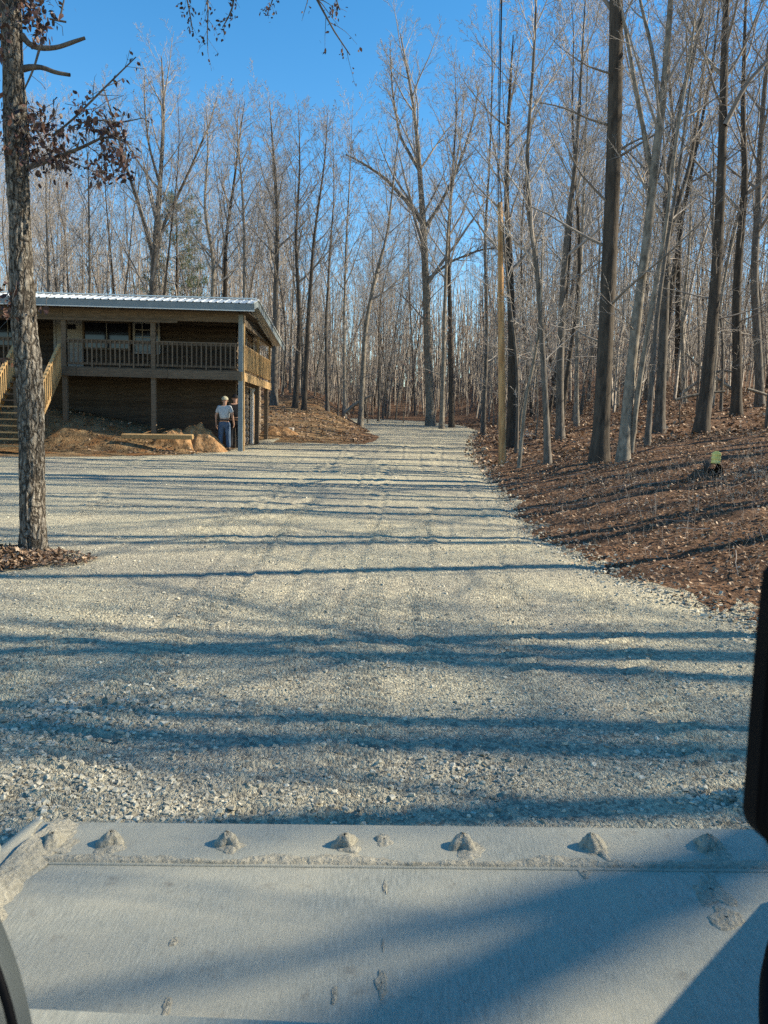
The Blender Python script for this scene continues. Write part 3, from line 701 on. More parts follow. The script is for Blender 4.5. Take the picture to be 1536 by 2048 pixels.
# trees to the right of the picture whose shadows cross the lot
for (x, y, pi, s) in [(11.5, 4.4, 0, .95), (10, 9.9, 1, 1.15), (19, 12, 2, 1.0), (13.5, 14.2, 0, 1.0), (26, 15, 2, 1.0),
                      (14, 18.5, 2, .95), (21, 20, 1, 1.0), (9.6, 7.0, 0, .7), (32, -1, 2, 1.05), (12, -4, 2, 1.0), (22, -5, 1, 1.0), (36, 14, 0, 1.0), (28, 22, 2, 1.0),
                      (19.5, 6.0, 1, 1.1), (27, 6.6, 2, 1.1), (34, 5.2, 0, 1.15), (38, 7.4, 2, 1.1), (12.2, 16.4, 1, 1.0), (17, 15.6, 0, .9), (23, 13, 1, 1.1), (20, 17.6, 0, 1.1), (31, 18, 1, 1.0), (9.5, 13, 1, 1.0),
                      (11, 5.2, 1, .9), (13.5, 4.6, 2, .75), (9.2, 4.6, 1, .7), (25, 4.4, 1, 1.1), (41, 3.4, 2, 1.2), (12.5, 5.6, 0, .8), (33, 7.0, 1, 1.0), (11.4, 11.6, 0, .8), (10.8, 15.2, 1, .8)]:
    place(SPARSE[pi % 3], x, y, s, 'bare_tree', 'bare tree outside the right edge, throwing its long shadow over the gravel', 'tree', 'trees right of the picture', lean=(random.gauss(0, .12), random.gauss(0, .05)))

for (x, y, pi, s) in [(28, 5.6, 1, 1.0), (33, 6.4, 5, 1.05), (24, 6.0, 3, 1.0)]:
    place(TALL[pi], x, y, s, 'bare_tree', 'bare tree outside the right edge, throwing its long shadow over the gravel', 'tree', 'trees right of the picture')
def leaning():
    P = np.array([(14, 6.2, gz(14, 6.2)-.2), (14, 6.1, 3.4), (14.1, 5.7, 5.4), (14.1, 4.2, 7.1), (14, 2.6, 8.9), (13.9, .9, 10.6), (13.9, -1.2, 12.6), (13.7, -3.4, 15.2), (13.6, -4.2, 17.5)]); R = np.array([.17, .16, .15, .13, .12, .10, .08, .05, .02])
    P[:, 1] += .75; P[0, 2] = gz(14, P[0, 1])-.2
    Q, q = resample(P, R, 24); o = Q[0].copy(); o[2] += .2; rg = np.random.default_rng(4)
    root = empty('bare_tree', tuple(o), 'strongly bent bare tree outside the right edge, shading the loader bucket', 'tree')
    V, F = tubes((Q-o)[None], q[None], 10); link('trunk', mesh_np('trunk', V, F, M['bark']), root)
    V, F = merge(crown((Q-o)[None], q[None], rg, cb=.3, n1=10, n2=5, n3=4, n4=2, low=0, lr=.03, l1=(.2, .36))); link('branches', mesh_np('branches', V, F, M['twig']), root)
leaning()
# say of each tree of the woods which one it is: its look, its depth and its place from a landmark
KIND = {id(p): k for p, k in zip(TALL+SAP, ['tall grey tree', 'slender grey tree', 'tall dark tree', 'crooked thin tree', 'slim pale tree', 'dark crooked tree', 'grey sapling', 'short pale sapling', 'tall thin sapling', 'low dark sapling'])}
MARKS = [(66, 'near oak'), (505, 'house roof corner'), (860, 'great drive-end tree'), (1003, 'wooden pole'), (1200, 'thickest dark trunk'), (1403, 'leaning dark trunk')]
ORD = ['first', 'second', 'third', 'fourth', 'fifth', 'sixth', 'seventh', 'eighth', 'ninth', 'tenth', 'eleventh', 'twelfth', 'thirteenth', 'fourteenth']
_bk = {}
for r, proto, x, y, name, group in PLACED:
    if id(proto) not in KIND or group == 'trees right of the picture': continue
    v = np.array([x, y, gz(x, y)])-CAM; px = 768+FPX*(v@_R)/(v@_F)
    mk = max([i for i, (p, _) in enumerate(MARKS) if p <= px] or [0]); side = 'right of' if px >= MARKS[mk][0] else 'left of'
    band = 'near' if y < 42 else ('mid' if y < 62 else 'far')
    _bk.setdefault((KIND[id(proto)], band, mk, side), []).append((abs(px-MARKS[mk][0]), r))
for (kind, band, mk, side), lst in _bk.items():
    lst.sort(key=lambda t: t[0])
    for i, (_, r) in enumerate(lst):
        r['label'] = f"{ORD[min(i, 13)]} {kind} {side} the {MARKS[mk][1]}, " + {'near': 'at the front of the woods', 'mid': 'halfway into the woods', 'far': 'deep in the woods'}[band]

# thicket of thin stems and far trunks that reads as one mass
rg = np.random.default_rng(5)
n = 5800
x = rg.uniform(-66, 74, n); y = 36+rg.uniform(0, 1, n)**.75*92
ok = (np.abs(x) < .56*y+4) & ((x > xr(y)+6) | (y > 48)) & ((x < -1.5-.2*(y-48)) | (x > 6.5) | (y > 66)) & ~((x > -28) & (x < -4) & (y < 50))
x, y = x[ok], y[ok]; n = len(x); z = ground(x, y)
hgt = 2+13*rg.uniform(0, 1, n)**1.3; K = 5; t = np.linspace(0, 1, K)
ph = rg.uniform(0, 6.28, (n, 2)); ln = rg.normal(0, .07, (n, 2))
P = np.stack([x[:, None]+hgt[:, None]*(ln[:, :1]*t+.04*np.sin(5*t+ph[:, :1])*t), y[:, None]+hgt[:, None]*(ln[:, 1:]*t+.04*np.sin(5*t+ph[:, 1:])*t), z[:, None]-.1+hgt[:, None]*t], -1)
R = (.012+.0055*hgt[:, None]*rg.uniform(.4, 1.3, (n, 1)))*(1-.8*t)[None]
P2, R2 = spawn(P, R, 6, .12, .98, .5, 1.2, .14, .36, 2, .4, .15, .5, rg, rmin=.012)
nf = 2600; xf = rg.uniform(-75, 85, nf); yf = rg.uniform(86, 128, nf); hf = rg.uniform(5, 17, nf); zf = ground(xf, yf); tf_ = np.linspace(0, 1, 3); lf = rg.normal(0, .06, (nf, 2))
Pf = np.stack([xf[:, None]+hf[:, None]*lf[:, :1]*tf_, yf[:, None]+hf[:, None]*lf[:, 1:]*tf_, zf[:, None]-.1+hf[:, None]*tf_], -1); Rf = rg.uniform(.04, .11, nf)[:, None]*(1-.75*tf_)[None]
V, F = merge([tubes(P, R, 3), tubes(P2, R2, 3), tubes(Pf, Rf, 3)])
link('far_thicket', mesh_np('far_thicket', V, F, M['twig_dark']), label='tangle of thin far stems and brush deep in the woods', cat='thicket', kind='stuff')
# low brush with rust coloured leaves that hang on through winter
def leafquads(C, size, rg, droop=.5):
    n = len(C)
    q = np.array([[0, 0, 0], [.35, -.26, .03], [.7, -.2, 0], [1, 0, -.08], [.7, .22, .02], [.3, .24, .0]])
    b = q[None]*(1+.25*rg.uniform(-1, 1, (n, 6, 3)))*size[:, None, None]
    def rot(b, i, j, an):
        c, s = np.cos(an)[:, None], np.sin(an)[:, None]; p, r = b[..., i].copy(), b[..., j].copy()
        b[..., i] = p*c-r*s; b[..., j] = p*s+r*c
    rot(b, 1, 2, rg.uniform(-1.4, 1.4, n)); rot(b, 0, 2, -rg.normal(droop, .6, n)); rot(b, 0, 1, rg.uniform(0, 6.28, n))
    F = np.array([[0, 1, 4, 5], [1, 2, 3, 4]])[None]+(np.arange(n)*6)[:, None, None]
    return (b+C[:, None, :]).reshape(-1, 3), F.reshape(-1, 4)
cl = []
for (px, py, d, sp, n) in [(1050, 640, 34, 2.2, 900), (1000, 690, 36, 2.0, 500), (1120, 680, 36, 2.0, 500), (700, 660, 60, 4, 800), (940, 690, 50, 2.5, 500), (1180, 720, 32, 1.4, 300), (1480, 700, 34, 2, 500), (1360, 700, 36, 2, 350), (590, 700, 55, 3, 400), (800, 640, 58, 3, 400)]:
    c = at(px, py, d); sub = c[None]+rg.normal(0, 1, (14, 3))*np.array([sp, sp, sp*.55])
    cl.append(sub[rg.integers(0, 14, n)]+rg.normal(0, .5, (n, 3))*np.array([1.3, 1.3, .5]))
C = np.concatenate(cl)
V, F = leafquads(C, rg.uniform(.05, .10, len(C)), rg)
link('understorey_leaves', mesh_np('understorey_leaves', V, F, M['beechleaf'], smooth=False), label='rusty dead leaves still hanging on low understorey branches in the woods', cat='leaves', kind='stuff')
# weeds and twigs on the near bank
n = 1500
yy = rg.uniform(6, 15, n); xx = xr(yy)+.5+rg.uniform(0, 1, n)**.7*6; zz = ground(xx, yy); hg = rg.uniform(.08, .5, n)*rg.uniform(.4, 1, n)
t = np.linspace(0, 1, 5); ln = rg.normal(0, .45, (n, 2))
P = np.stack([xx[:, None]+hg[:, None]*ln[:, :1]*t**1.5, yy[:, None]+hg[:, None]*ln[:, 1:]*t**1.5, zz[:, None]+hg[:, None]*t], -1)
R = rg.uniform(.0012, .0032, n)[:, None]*(1-.6*t)[None]
n2 = 90; yy = rg.uniform(7, 20, n2); xx = xr(yy)+.3+rg.uniform(0, 1, n2)*7; a = rg.uniform(0, 6.28, n2); L = rg.uniform(.2, .9, n2)
u = np.linspace(-.5, .5, 5)
Px = xx[:, None]+np.cos(a)[:, None]*L[:, None]*u+rg.normal(0, .02, (n2, 5)); Py = yy[:, None]+np.sin(a)[:, None]*L[:, None]*u+rg.normal(0, .02, (n2, 5))
P2 = np.stack([Px, Py, ground(Px, Py)+.03], -1); R2 = rg.uniform(.002, .006, n2)[:, None]*np.ones((1, 5))
V, F = merge([tubes(P, R, 3), tubes(P2, R2, 4)])
link('dry_weeds', mesh_np('dry_weeds', V, F, M['twig']), label='dry weed stems and small dead twigs on the near right bank', cat='weeds', kind='stuff')

# pine behind the house
def pine():
    d = 56; b = at(352, 800, d); x, y = b[0], b[1]; z = gz(x, y)
    root = empty('pine_tree', (x, y, z), 'green pine crown showing above the house roof among bare trees', 'tree')
    rg = np.random.default_rng(77); Hh = at(350, 395, d)[2]-z
    P, R = trunk_line(Hh, .2, rg, bend=.008); tv, tf = tubes(P, R, 8); link('trunk', mesh_np('trunk', tv, tf, M['bark_dark']), root)
    P1, R1 = spawn(P, R, 60, .4, .98, 1.1, 1.5, .22, .3, 6, .25, .1, .3, rg)
    P2, R2 = spawn(P1, R1, 7, .3, 1, .5, .9, .3, .45, 4, .3, .1, .6, rg)
    V, F = merge([tubes(P1, R1, 4), tubes(P2, R2, 3)]); link('branches', mesh_np('branches', V, F, M['twig_dark']), root)
    C = P2[:, 1:].reshape(-1, 3); C = np.repeat(C, 6, 0); n = len(C)
    dr = nrm(rg.normal(0, 1, (n, 3))+np.array([0, 0, .5])); L = rg.uniform(.15, .32, n)
    Q = np.stack([C, C+dr*L[:, None]], 1); V, F = tubes(Q, np.full((n, 2), .009), 3)
    link('needles', mesh_np('needles', V, F, M['needle']), root, kind='stuff')
pine()

# ------------------------------------------------------------------ the near oak at the left, with clinging leaves
def oak():
    Y = lot(65, 1116)[1]; rg = np.random.default_rng(9)
    pts = [(66, 1122, 60), (66, 1080, 56), (63, 1000, 53), (62, 900, 52), (60, 800, 53), (56, 720, 54), (50, 660, 52), (46, 600, 50), (42, 520, 45), (39, 440, 44), (36, 350, 45), (34, 290, 50), (33, 240, 47), (29, 170, 44), (25, 90, 44), (21, 0, 43), (16, -150, 40), (10, -350, 36), (0, -600, 28), (-10, -850, 16), (-15, -1000, 6)]
    P, R = pixline(pts, Y, .86); o = P[0].copy(); o[2] = gz(o[0], o[1])
    P[0, 2] = o[2]-.1; Q, q = resample(P, R, 900); Q = Q-o
    sel = np.concatenate([np.where(Q[:, 2] < 8.2)[0], np.where(Q[:, 2] >= 8.2)[0][::14]]); Q, q = Q[sel], q[sel]; NR = len(sel)
    q = q*(1+.22*np.exp(-(Q[:, 2])/.22))
    root = empty('oak_tree', tuple(o), 'near oak with rough furrowed trunk and clinging brown leaves at the left', 'tree')
    Sd = 56
    tv, tf = tubes(Q[None], q[None], Sd); tv = tv.reshape(NR, Sd, 3)
    an = np.arange(Sd)*2*np.pi/Sd; A, Zq = np.meshgrid(an, Q[:, 2])
    cx, cy = np.cos(A)*3.2, np.sin(A)*3.2
    rdg = 1-np.abs(fbm(cx*1.5, cy*1.5, Zq*1.6, 5, 3)); blk = fbm(cx*2.6, cy*2.6, Zq*7, 8, 2); lump = fbm(cx*.35, cy*.35, Zq*1.1, 12, 2)
    dsp = .030*(rdg-.75)+.012*blk+.018*lump
    dirn = tv-Q[:, None, :]; dirn /= np.linalg.norm(dirn, axis=2, keepdims=True)
    sc = np.minimum(q/.16, 1)[:, None, None]
    tv = tv+dirn*dsp[..., None]*sc
    link('trunk', mesh_np('trunk', tv.reshape(-1, 3), tf, M['bark_oak']), root)
    B = []; twP = []
    def limb(ps, tw=True, n2=8, n3=5, dY=0.0):
        E = np.array([at(p[0], p[1], Y+(p[3] if len(p) > 3 else 0)) for p in ps])-o; e = np.array([p[2]*.5*wpx(Y) for p in ps])
        E, e = resample(E, e, 14); B = [tubes(E[None], e[None], 8)]
        if tw:
            p2, r2 = spawn(E[None], e[None], n2, .25, 1, .4, 1.0, .25, .45, 7, .1, .2, .6, rg, rmin=.003); B.append(tubes(p2, r2, 4))
            p3, r3 = spawn(p2, r2, n3, .2, 1, .4, 1.0, .25, .5, 5, .05, .2, .7, rg, rmin=.002); B.append(tubes(p3, r3, 3))
            twP.append(p3[:, 1:].reshape(-1, 3))
        V, F = merge(B); link('limb', mesh_np('limb', V, F, M['bark']), root)
    stub1 = limb([(44, 70, 12), (58, 92, 11), (85, 97, 10), (115, 96, 8), (140, 86, 8), (170, 76, 6)], False)
    stub2 = limb([(46, 138, 13), (60, 134, 12), (84, 134, 9), (110, 145, 8), (140, 150, 7)], False)
    limb([(86, 78, 5), (78, 100, 5), (70, 130, 4), (62, 150, 4), (48, 180, 3)], False)
    limb([(100, 38, 4), (132, 44, 4)], False); limb([(128, 0, 3), (120, 36, 4)], False)
    a1 = limb([(55, 335, 12), (95, 322, 9), (130, 308, 8), (170, 293, 6), (215, 268, 4), (262, 290, 2)], True, 9, 5)
    a2 = limb([(105, 272, 5), (145, 240, 4), (190, 195, 4), (235, 150, 3), (272, 114, 2)], True, 6, 3)
    a3 = limb([(140, 255, 3), (185, 238, 3), (240, 246, 3), (285, 236, 2)], True, 4, 3)
    # limb above the frame whose drooping ends hang into the top of the picture
    for ps in ([(24, -220, 22), (150, -260, 17), (330, -230, 13), (500, -160, 9), (600, -80, 6), (640, 10, 4), (665, 70, 3), (700, 110, 2)],
               [(200, -250, 10), (330, -150, 7), (400, -70, 5), (420, -10, 3), (412, 70, 2), (416, 108, 1)],
               [(330, -220, 8), (440, -130, 6), (470, -50, 4), (468, 20, 3), (445, 55, 2)],
               [(480, -170, 7), (580, -100, 5), (650, -60, 4), (680, 20, 2)], [(430, -180, 6), (530, -90, 4), (552, -10, 3), (535, 25, 1)],
               [(250, -240, 6), (330, -120, 4), (372, -20, 3), (385, 60, 2)]):
        E = np.array([at(p[0], p[1], Y) for p in ps])-o; e = np.array([p[2]*.5*wpx(Y) for p in ps]); E, e = resample(E, e, 16); B = [tubes(E[None], e[None], 6)]
        p2, r2 = spawn(E[None], e[None], 16, .5, 1, .5, 1.2, .04, .10, 5, -.9, .2, .6, rg, rmin=.0025, tl=lambda t: 1.0); B.append(tubes(p2, r2, 3))
        twP.append(('hang', p2[:, 2:].reshape(-1, 3)))
        V, F = merge(B); link('limb', mesh_np('limb', V, F, M['bark']), root)
    # a second line of low shoots on the bole carrying leaves
    L = []
    def cluster(px, py, sx, sy, n, sz=(.045, .09), dz=.3):
        n = int(n*1.15)
        c = np.stack([at(px+rg.normal(0, sx), py+rg.normal(0, sy), Y+rg.normal(0, dz)) for _ in range(n)])-o; L.append((c, rg.uniform(sz[0], sz[1], n)))
    for a in [(60, 235, 22, 22, 110), (85, 275, 28, 24, 170), (45, 285, 18, 22, 70), (120, 320, 20, 13, 85), (80, 322, 24, 12, 60), (10, 270, 8, 25, 20),
              (185, 245, 20, 16, 65), (220, 265, 18, 14, 55), (160, 205, 12, 12, 26), (232, 310, 20, 16, 80), (205, 335, 18, 14, 60), (250, 345, 10, 10, 22), (200, 362, 12, 5, 16), (180, 225, 30, 10, 22),
              (72, 25, 20, 24, 130), (50, 5, 24, 20, 70), (8, 60, 9, 34, 50), (84, 62, 9, 10, 30), (20, 595, 18, 16, 45), (15, 625, 14, 10, 22), (85, 620, 6, 6, 7), (8, 720, 10, 8, 12), (35, 575, 10, 8, 14), (12, 215, 6, 14, 10)]:
        cluster(*a)
    for tpl in twP:
        if isinstance(tpl, tuple): 
            c = tpl[1]; c = c = np.repeat(c, 2, 0); c = c[rg.uniform(0, 1, len(c)) < .75]; L.append((c+rg.normal(0, .03, c.shape), rg.uniform(.03, .06, len(c))))
        else:
            c = tpl; c = c[rg.uniform(0, 1, len(c)) < .22]; L.append((c, rg.uniform(.04, .09, len(c))))
    # fine shoots feeding the leaf clusters
    C = np.concatenate([c for c, s in L[:24]]); pick = C[rg.integers(0, len(C), 160)]
    st = pick+nrm(rg.normal(0, 1, (160, 3))+np.array([-.6, 0, -.2]))*rg.uniform(.15, .4, (160, 1))
    Pm = (pick+st)/2+rg.normal(0, .03, (160, 3)); B = []; B.append(tubes(np.stack([st, Pm, pick], 1), np.full((160, 3), .0035), 3))
    V, F = merge(B); link('shoots', mesh_np('shoots', V, F, M['bark']), root, kind='stuff')
    C = np.concatenate([c for c, s in L]); sz = np.concatenate([s for c, s in L])
    V, F = leafquads(C, sz, rg, .8)
    link('foliage', mesh_np('foliage', V, F, M['oakleaf'], smooth=False), root, kind='stuff')
oak()

# ------------------------------------------------------------------ the house on posts
M['log_pale'] = mat_noise('tan_log_siding', (.17, .125, .085), (.36, .28, .20), sc=(.6, .6, 6), scale=3, rnd='object', amt=.14, bstr=.3, bdist=.006)  # same siding for the sunlit side, without the shade darkening
def house():
    O = lot(480, 905); zb = O[2]; root = empty('raised_house', (O[0], O[1], zb), 'raised wooden house with metal roof, wraparound porch and stairs', 'house', rot=(0, 0, R_(1)))
    w = lambda z: z-zb
    DECK, UL, PW = 3.60, -13.0, .15
    G, N_, L_, LP, T, TW = M['wood_grey'], M['wood_yellow'], M['log_shaded'], M['log_pale'], M['trim_grey'], M['trim_white']
    # basement and upper walls, each board a piece of its own
    def wall(name, a, b, fixed, axis_, z0, z1, hb, mt, th=.10):
        c = (a+b)/2; ln = abs(b-a)
        if axis_ == 'u': wb = bx(name, (ln, .08, z1-z0), (c, fixed+.09, w((z0+z1)/2)), mt, root)
        else: wb = bx(name, (.08, ln, z1-z0), (fixed-.09, c, w((z0+z1)/2)), mt, root)
        k = int(round((z1-z0)/hb)); h = (z1-z0)/k
        for i in range(k):
            zc = w(z0+(i+.5)*h); off = random.uniform(-.006, .006)
            # rounded log face
            key = (round(ln, 3), round(h, 3), axis_, mt.name)
            if key not in _boxc:
                n = 7; t = np.linspace(-1, 1, n); prof = np.stack([th*.5*np.sqrt(1-(t*.93)**2), t*h*.485], 1)
                V = []
                for s in (-.5, .5):
                    for d, zz in prof:
                        V.append((s*ln, -d, zz) if axis_ == 'u' else (d, s*ln, zz))
                F = [(i_, i_+1, n+i_+1, n+i_) for i_ in range(n-1)] if axis_ == 'u' else [(i_, n+i_, n+i_+1, i_+1) for i_ in range(n-1)]
                _boxc[key] = mesh_np('siding_board', V, F, mt)
            loc = (c, fixed+.05+off, zc-wb.location.z) if axis_ == 'u' else (fixed-.05+off, c, zc-wb.location.z)
            o = link('siding_board', _boxc[key], wb); o.location = (loc[0]-wb.location.x, loc[1]-wb.location.y, loc[2])
        return wb
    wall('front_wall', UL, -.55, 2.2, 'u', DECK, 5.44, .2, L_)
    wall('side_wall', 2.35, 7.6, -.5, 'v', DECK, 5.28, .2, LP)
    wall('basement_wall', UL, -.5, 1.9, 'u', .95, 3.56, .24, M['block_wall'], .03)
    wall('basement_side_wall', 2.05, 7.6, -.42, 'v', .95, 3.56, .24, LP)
    bx('rear_wall', (12.4, .12, 4.2), (-6.75, 7.62, w(3.0)), L_, root); bx('left_wall', (.12, 5.4, 4.3), (-12.95, 4.9, w(3.05)), L_, root)
    bx('inner_floor', (12.3, 5.3, .1), (-6.75, 4.95, w(3.5)), L_, root)
    # deck
    dk = bx('deck', (13.0-.1, 2.16, .04), (-6.5, 1.09, w(DECK-.02)), G, root)
    bx('side_deck', (.5, 4.9, .04), (-.28, 4.63, w(DECK-.02)), G, root)
    for i, (a, b) in enumerate([(-13.0, -9.3), (-9.29, -5.2), (-5.19, -2.3), (-2.29, .03)]):
        bx('rim_board', (b-a, .045, .26), ((a+b)/2, -.03+.004*i, w(DECK-.17)), G, root)
    for i, (a, b) in enumerate([(0, 3.6), (3.61, 7.05)]):
        bx('rim_board', (.045, b-a, .27), (.05, (a+b)/2, w(DECK-.17)), N_, root)
    for k in range(22): bx('joist', (.045, 1.85, .2), (-.6-k*.58, 1.0, w(DECK-.15)), G, root)
    # posts
    for u in (-2.78, -5.6, -7.15, -9.9): 
        zl = gz(O[0]+u, O[1])-.15
        bx('post', (PW, PW, 5.12-zl), (u, .10, w((5.12+zl)/2)), G, root, bev=.008)
    bx('corner_post', (PW, PW, 5.36-1.0), (0, .10, w(3.18)), M['trim_grey'], root, bev=.008, label='dark grey corner post beside the standing person')
    bx('post', (.05, .12, 4.1), (.085, .13, w(3.05)), N_, root, bev=.004)
    for v in (3.8, 6.25):
        zl = gz(O[0], O[1]+v)-.1
        bx('post', (PW, PW, 3.3-zl), (-.03, v, w((3.3+zl)/2)), G, root, bev=.008)
    for v in (3.75, 6.9): bx('rail_post', (.07, .07, 1.75 if v < 5 else 1.65), (-.0, v, w(DECK+.65)), N_, root)
    # railings
    def railing(a, b, fixed, axis_, mt):
        ln = b-a; c = (a+b)/2
        sz = (ln, .09, .04) if axis_ == 'u' else (.09, ln, .04)
        pos = (c, fixed, w(DECK+.84)) if axis_ == 'u' else (fixed, c, w(DECK+.84))
        r = bx('top_rail', sz, pos, mt, root)
        sz2 = (ln, .04, .07) if axis_ == 'u' else (.04, ln, .07)
        bx('bottom_rail', sz2, (0, 0, -.74), mt, r)
        bx('under_rail', sz2, (0, 0, -.06), mt, r)
        k = int(ln/(.145 if axis_ == 'u' else .12))
        for i in range(k):
            q = -ln/2+ln*(i+.5)/k
            long_ = axis_ == 'u' and i in (5, k-7, k-4)
            bx('baluster', (.04, .04, .89 if long_ else .77), (q, -.042, -.43 if long_ else -.39) if axis_ == 'u' else (.042, q, -.39), mt, r)
    railing(-5.5, -2.87, .04, 'u', G); railing(-2.69, -.09, .04, 'u', G); railing(-9.8, -7.25, .04, 'u', G)
    railing(.2, 3.7, .0, 'v', N_); railing(3.8, 6.85, .0, 'v', N_)
    # header beam and roof
    for a, b in ((-13, -5.62), (-5.61, .12)): bx('header_beam', (b-a, .14, .30), ((a+b)/2, .10, w(5.26)), G, root)
    bx('header_beam', (.12, 7.0, .22), (-.02, 3.75, w(5.18)), G, root)
    bx('porch_ceiling', (13.3, 2.4, .03), (-6.4, 1.1, w(5.43)), M['log_shaded'], root)
    bx('window_header', (8.0, .05, .07), (-6.0, -.0, w(5.07)), G, root)
    EV, EZ, RV, RZ, BV, BZ, RU = -.66, 5.61, .35, 5.86, 7.9, 5.16, .50
    wd = .705; npan = 20
    def panel(v0, z0, v1, z1):
        xs_ = []; 
        for r_ in range(3):
            b0 = r_*wd/3; xs_ += [(b0, 0), (b0+.02, .025), (b0+.045, .025), (b0+.065, 0), (b0+.15, .0)]
        xs_.append((wd, 0))
        V = []; 
        for (v, z) in ((v0, z0), (v1, z1)):
            for (x, h) in xs_: V.append((x, v, z+h))
        n = len(xs_); V2 = [(x, y, z-.006) for x, y, z in V]; F = [(i, i+1, n+i+1, n+i) for i in range(n-1)] + [(2*n+i, 2*n+n+i, 2*n+n+i+1, 2*n+i+1) for i in range(n-1)] + [(2*n+i, 2*n+i+1, i+1, i) for i in range(n-1)]
        return mesh_np('roof_panel', V+V2, F, M['roof'], smooth=False)
    roof = bx('roof', (13.8, .10, .03), (-6.45, RV, w(RZ+.045)), M['roof'], root)
    pf, pb = panel(EV, EZ, RV, RZ), panel(RV, RZ, BV, BZ)
    for i in range(npan):
        for p in (pf, pb):
            o = link('roof_panel', p, roof); o.location = (RU-wd*(i+1)+6.45, -RV, w(0)-roof.location.z)
    bx('fascia', (13.9, .03, .20), (-6.42, EV+.03, w(5.495)), T, root)
    bx('drip_trim', (13.9, .025, .028), (-6.42, EV+.012, w(5.385)), TW, root)
    # rakes at the right end
    for (v0, z0, v1, z1) in ((EV, EZ, RV, RZ), (RV, RZ, BV, BZ)):
        ln = math.hypot(v1-v0, z1-z0); an = math.atan2(z1-z0, v1-v0)
        bx('rake_board', (.03, ln, .20), (RU-.03, (v0+v1)/2, w((z0+z1)/2-.115)), T, root, rot=(an, 0, 0))
        bx('rake_trim', (.05, ln, .03), (RU+.0, (v0+v1)/2, w((z0+z1)/2+.018)), M['roof'], root, rot=(an, 0, 0))
    V = [(0, EV+.05, 5.42), (0, EV+.05, 5.56), (0, RV, 5.80), (0, BV-.1, 5.10), (0, BV-.1, 5.04), (0, .3, 5.32)]
    gm = mesh_np('gable_infill', [(x+.04, y, w(z)) for x, y, z in V]+[(x-.04, y, w(z)) for x, y, z in V], [(0, 5, 2, 1), (5, 4, 3, 2), (6, 7, 8, 11), (11, 8, 9, 10)], M['log_shaded'], smooth=False); link('gable_infill', gm, root)
    # door, windows
    d = bx('door', (.82, .06, 1.72), (-6.25, 2.12, w(DECK+.88)), M['door_pale'], root, bev=.005)
    bx('door_window', (.46, .02, .17), (.03, -.035, .58), M['glass'], d)
    for s in (-1, 1): bx('door_frame', (.08, .09, 1.78), (s*.46, 0, .02), M['door_pale'], d)
    bx('door_frame', (1.0, .088, .06), (0, 0, .90), M['door_pale'], d)
    bx('door_knob', (.05, .06, .05), (.33, -.05, -.05), T, d, bev=.015)
    def window(u0, u1, z0, z1, nx, ny):
        c = ((u0+u1)/2, 2.11, w((z0+z1)/2)); W_, H_ = u1-u0, z1-z0
        f = bx('window', (W_, .03, H_), c, M['glass'], root)
        for s in (-1, 1):
            bx('window_frame', (.07, .08, H_+.07), (s*W_/2, -.01, 0), M['door_pale'] if ny > 1 else G, f); bx('window_frame', (W_-.07, .078, .07), (0, -.01, s*H_/2), M['door_pale'] if ny > 1 else G, f)
        for i in range(1, nx): bx('muntin', (.025, .04, H_-.07), (-W_/2+W_*i/nx, -.015, 0), M['door_pale'], f)
        for i in range(1, ny): bx('muntin', (W_-.07, .038, .025), (0, -.015, -H_/2+H_*i/ny), M['door_pale'], f)
    window(-5.72, -4.15, 4.35, 5.26, 2, 1); window(-4.0, -3.15, 4.25, 5.28, 3, 4); window(-9.0, -7.6, 4.35, 5.26, 2, 1)
    # added side windows standing in for shadows on the lit wall; basement door
    for v in (3.0, 5.6):
        f = bx('window', (.03, .75, 1.0), (-.455, v+.4, w(4.7)), M['glass'], root)
        for s in (-1, 1): bx('window_frame', (.06, .07, 1.1), (.01, s*.4, 0), TW, f); bx('window_frame', (.058, .74, .07), (.01, 0, s*.51), TW, f)
    d = bx('basement_door', (.06, .85, 1.95), (-.36, 5.1, w(2.15)), M['door_brown'], root)
    for s in (-1, 1): bx('door_frame', (.10, .22 if s < 0 else .12, 2.1), (.02, s*.55, .04), TW, d)
    bx('door_frame', (.098, .86, .12), (.02, 0, 1.05), TW, d)
    # stairs towards the viewer
    st0, nst, run, rise = 0.0, 13, .205, .19
    u0, u1 = -7.05, -5.68
    for i in range(nst):
        bx('tread', (u1-u0-.1, .27, .038), ((u0+u1)/2, -.18-i*run, w(DECK-.2-i*rise)), G if i < 6 else N_, root)
    ln = math.hypot(nst*run, nst*rise); an = math.atan2(rise, run)
    for u in (u0, u1):
        s_ = bx('stringer', (.045, ln, .26), (u, -.1-nst*run/2, w(DECK-.20-nst*rise/2)), N_, root, rot=(an, 0, 0))
        r = bx('stair_rail', (.10, ln, .045), (u, -.12-nst*run/2, w(DECK+.66-nst*rise/2)), N_, root, rot=(an, 0, 0))
        for i in range(20):
            vv = -.1-nst*run*(i+.5)/20; zz = DECK-.08-nst*rise*(i+.5)/20
            o = bx('stair_baluster', (.04, .04, .92), (u+.045, vv, w(zz+.36)), N_, root)
        bx('newel_post', (.09, .09, 1.5), (u, -.1-nst*run, w(1.55)), N_, root)
    for uu in (-6.8, -6.4, -6.0): bx('stair_support', (.06, .06, 1.6), (uu, -.35, w(2.5)), G, root)
    return O
HO = house()

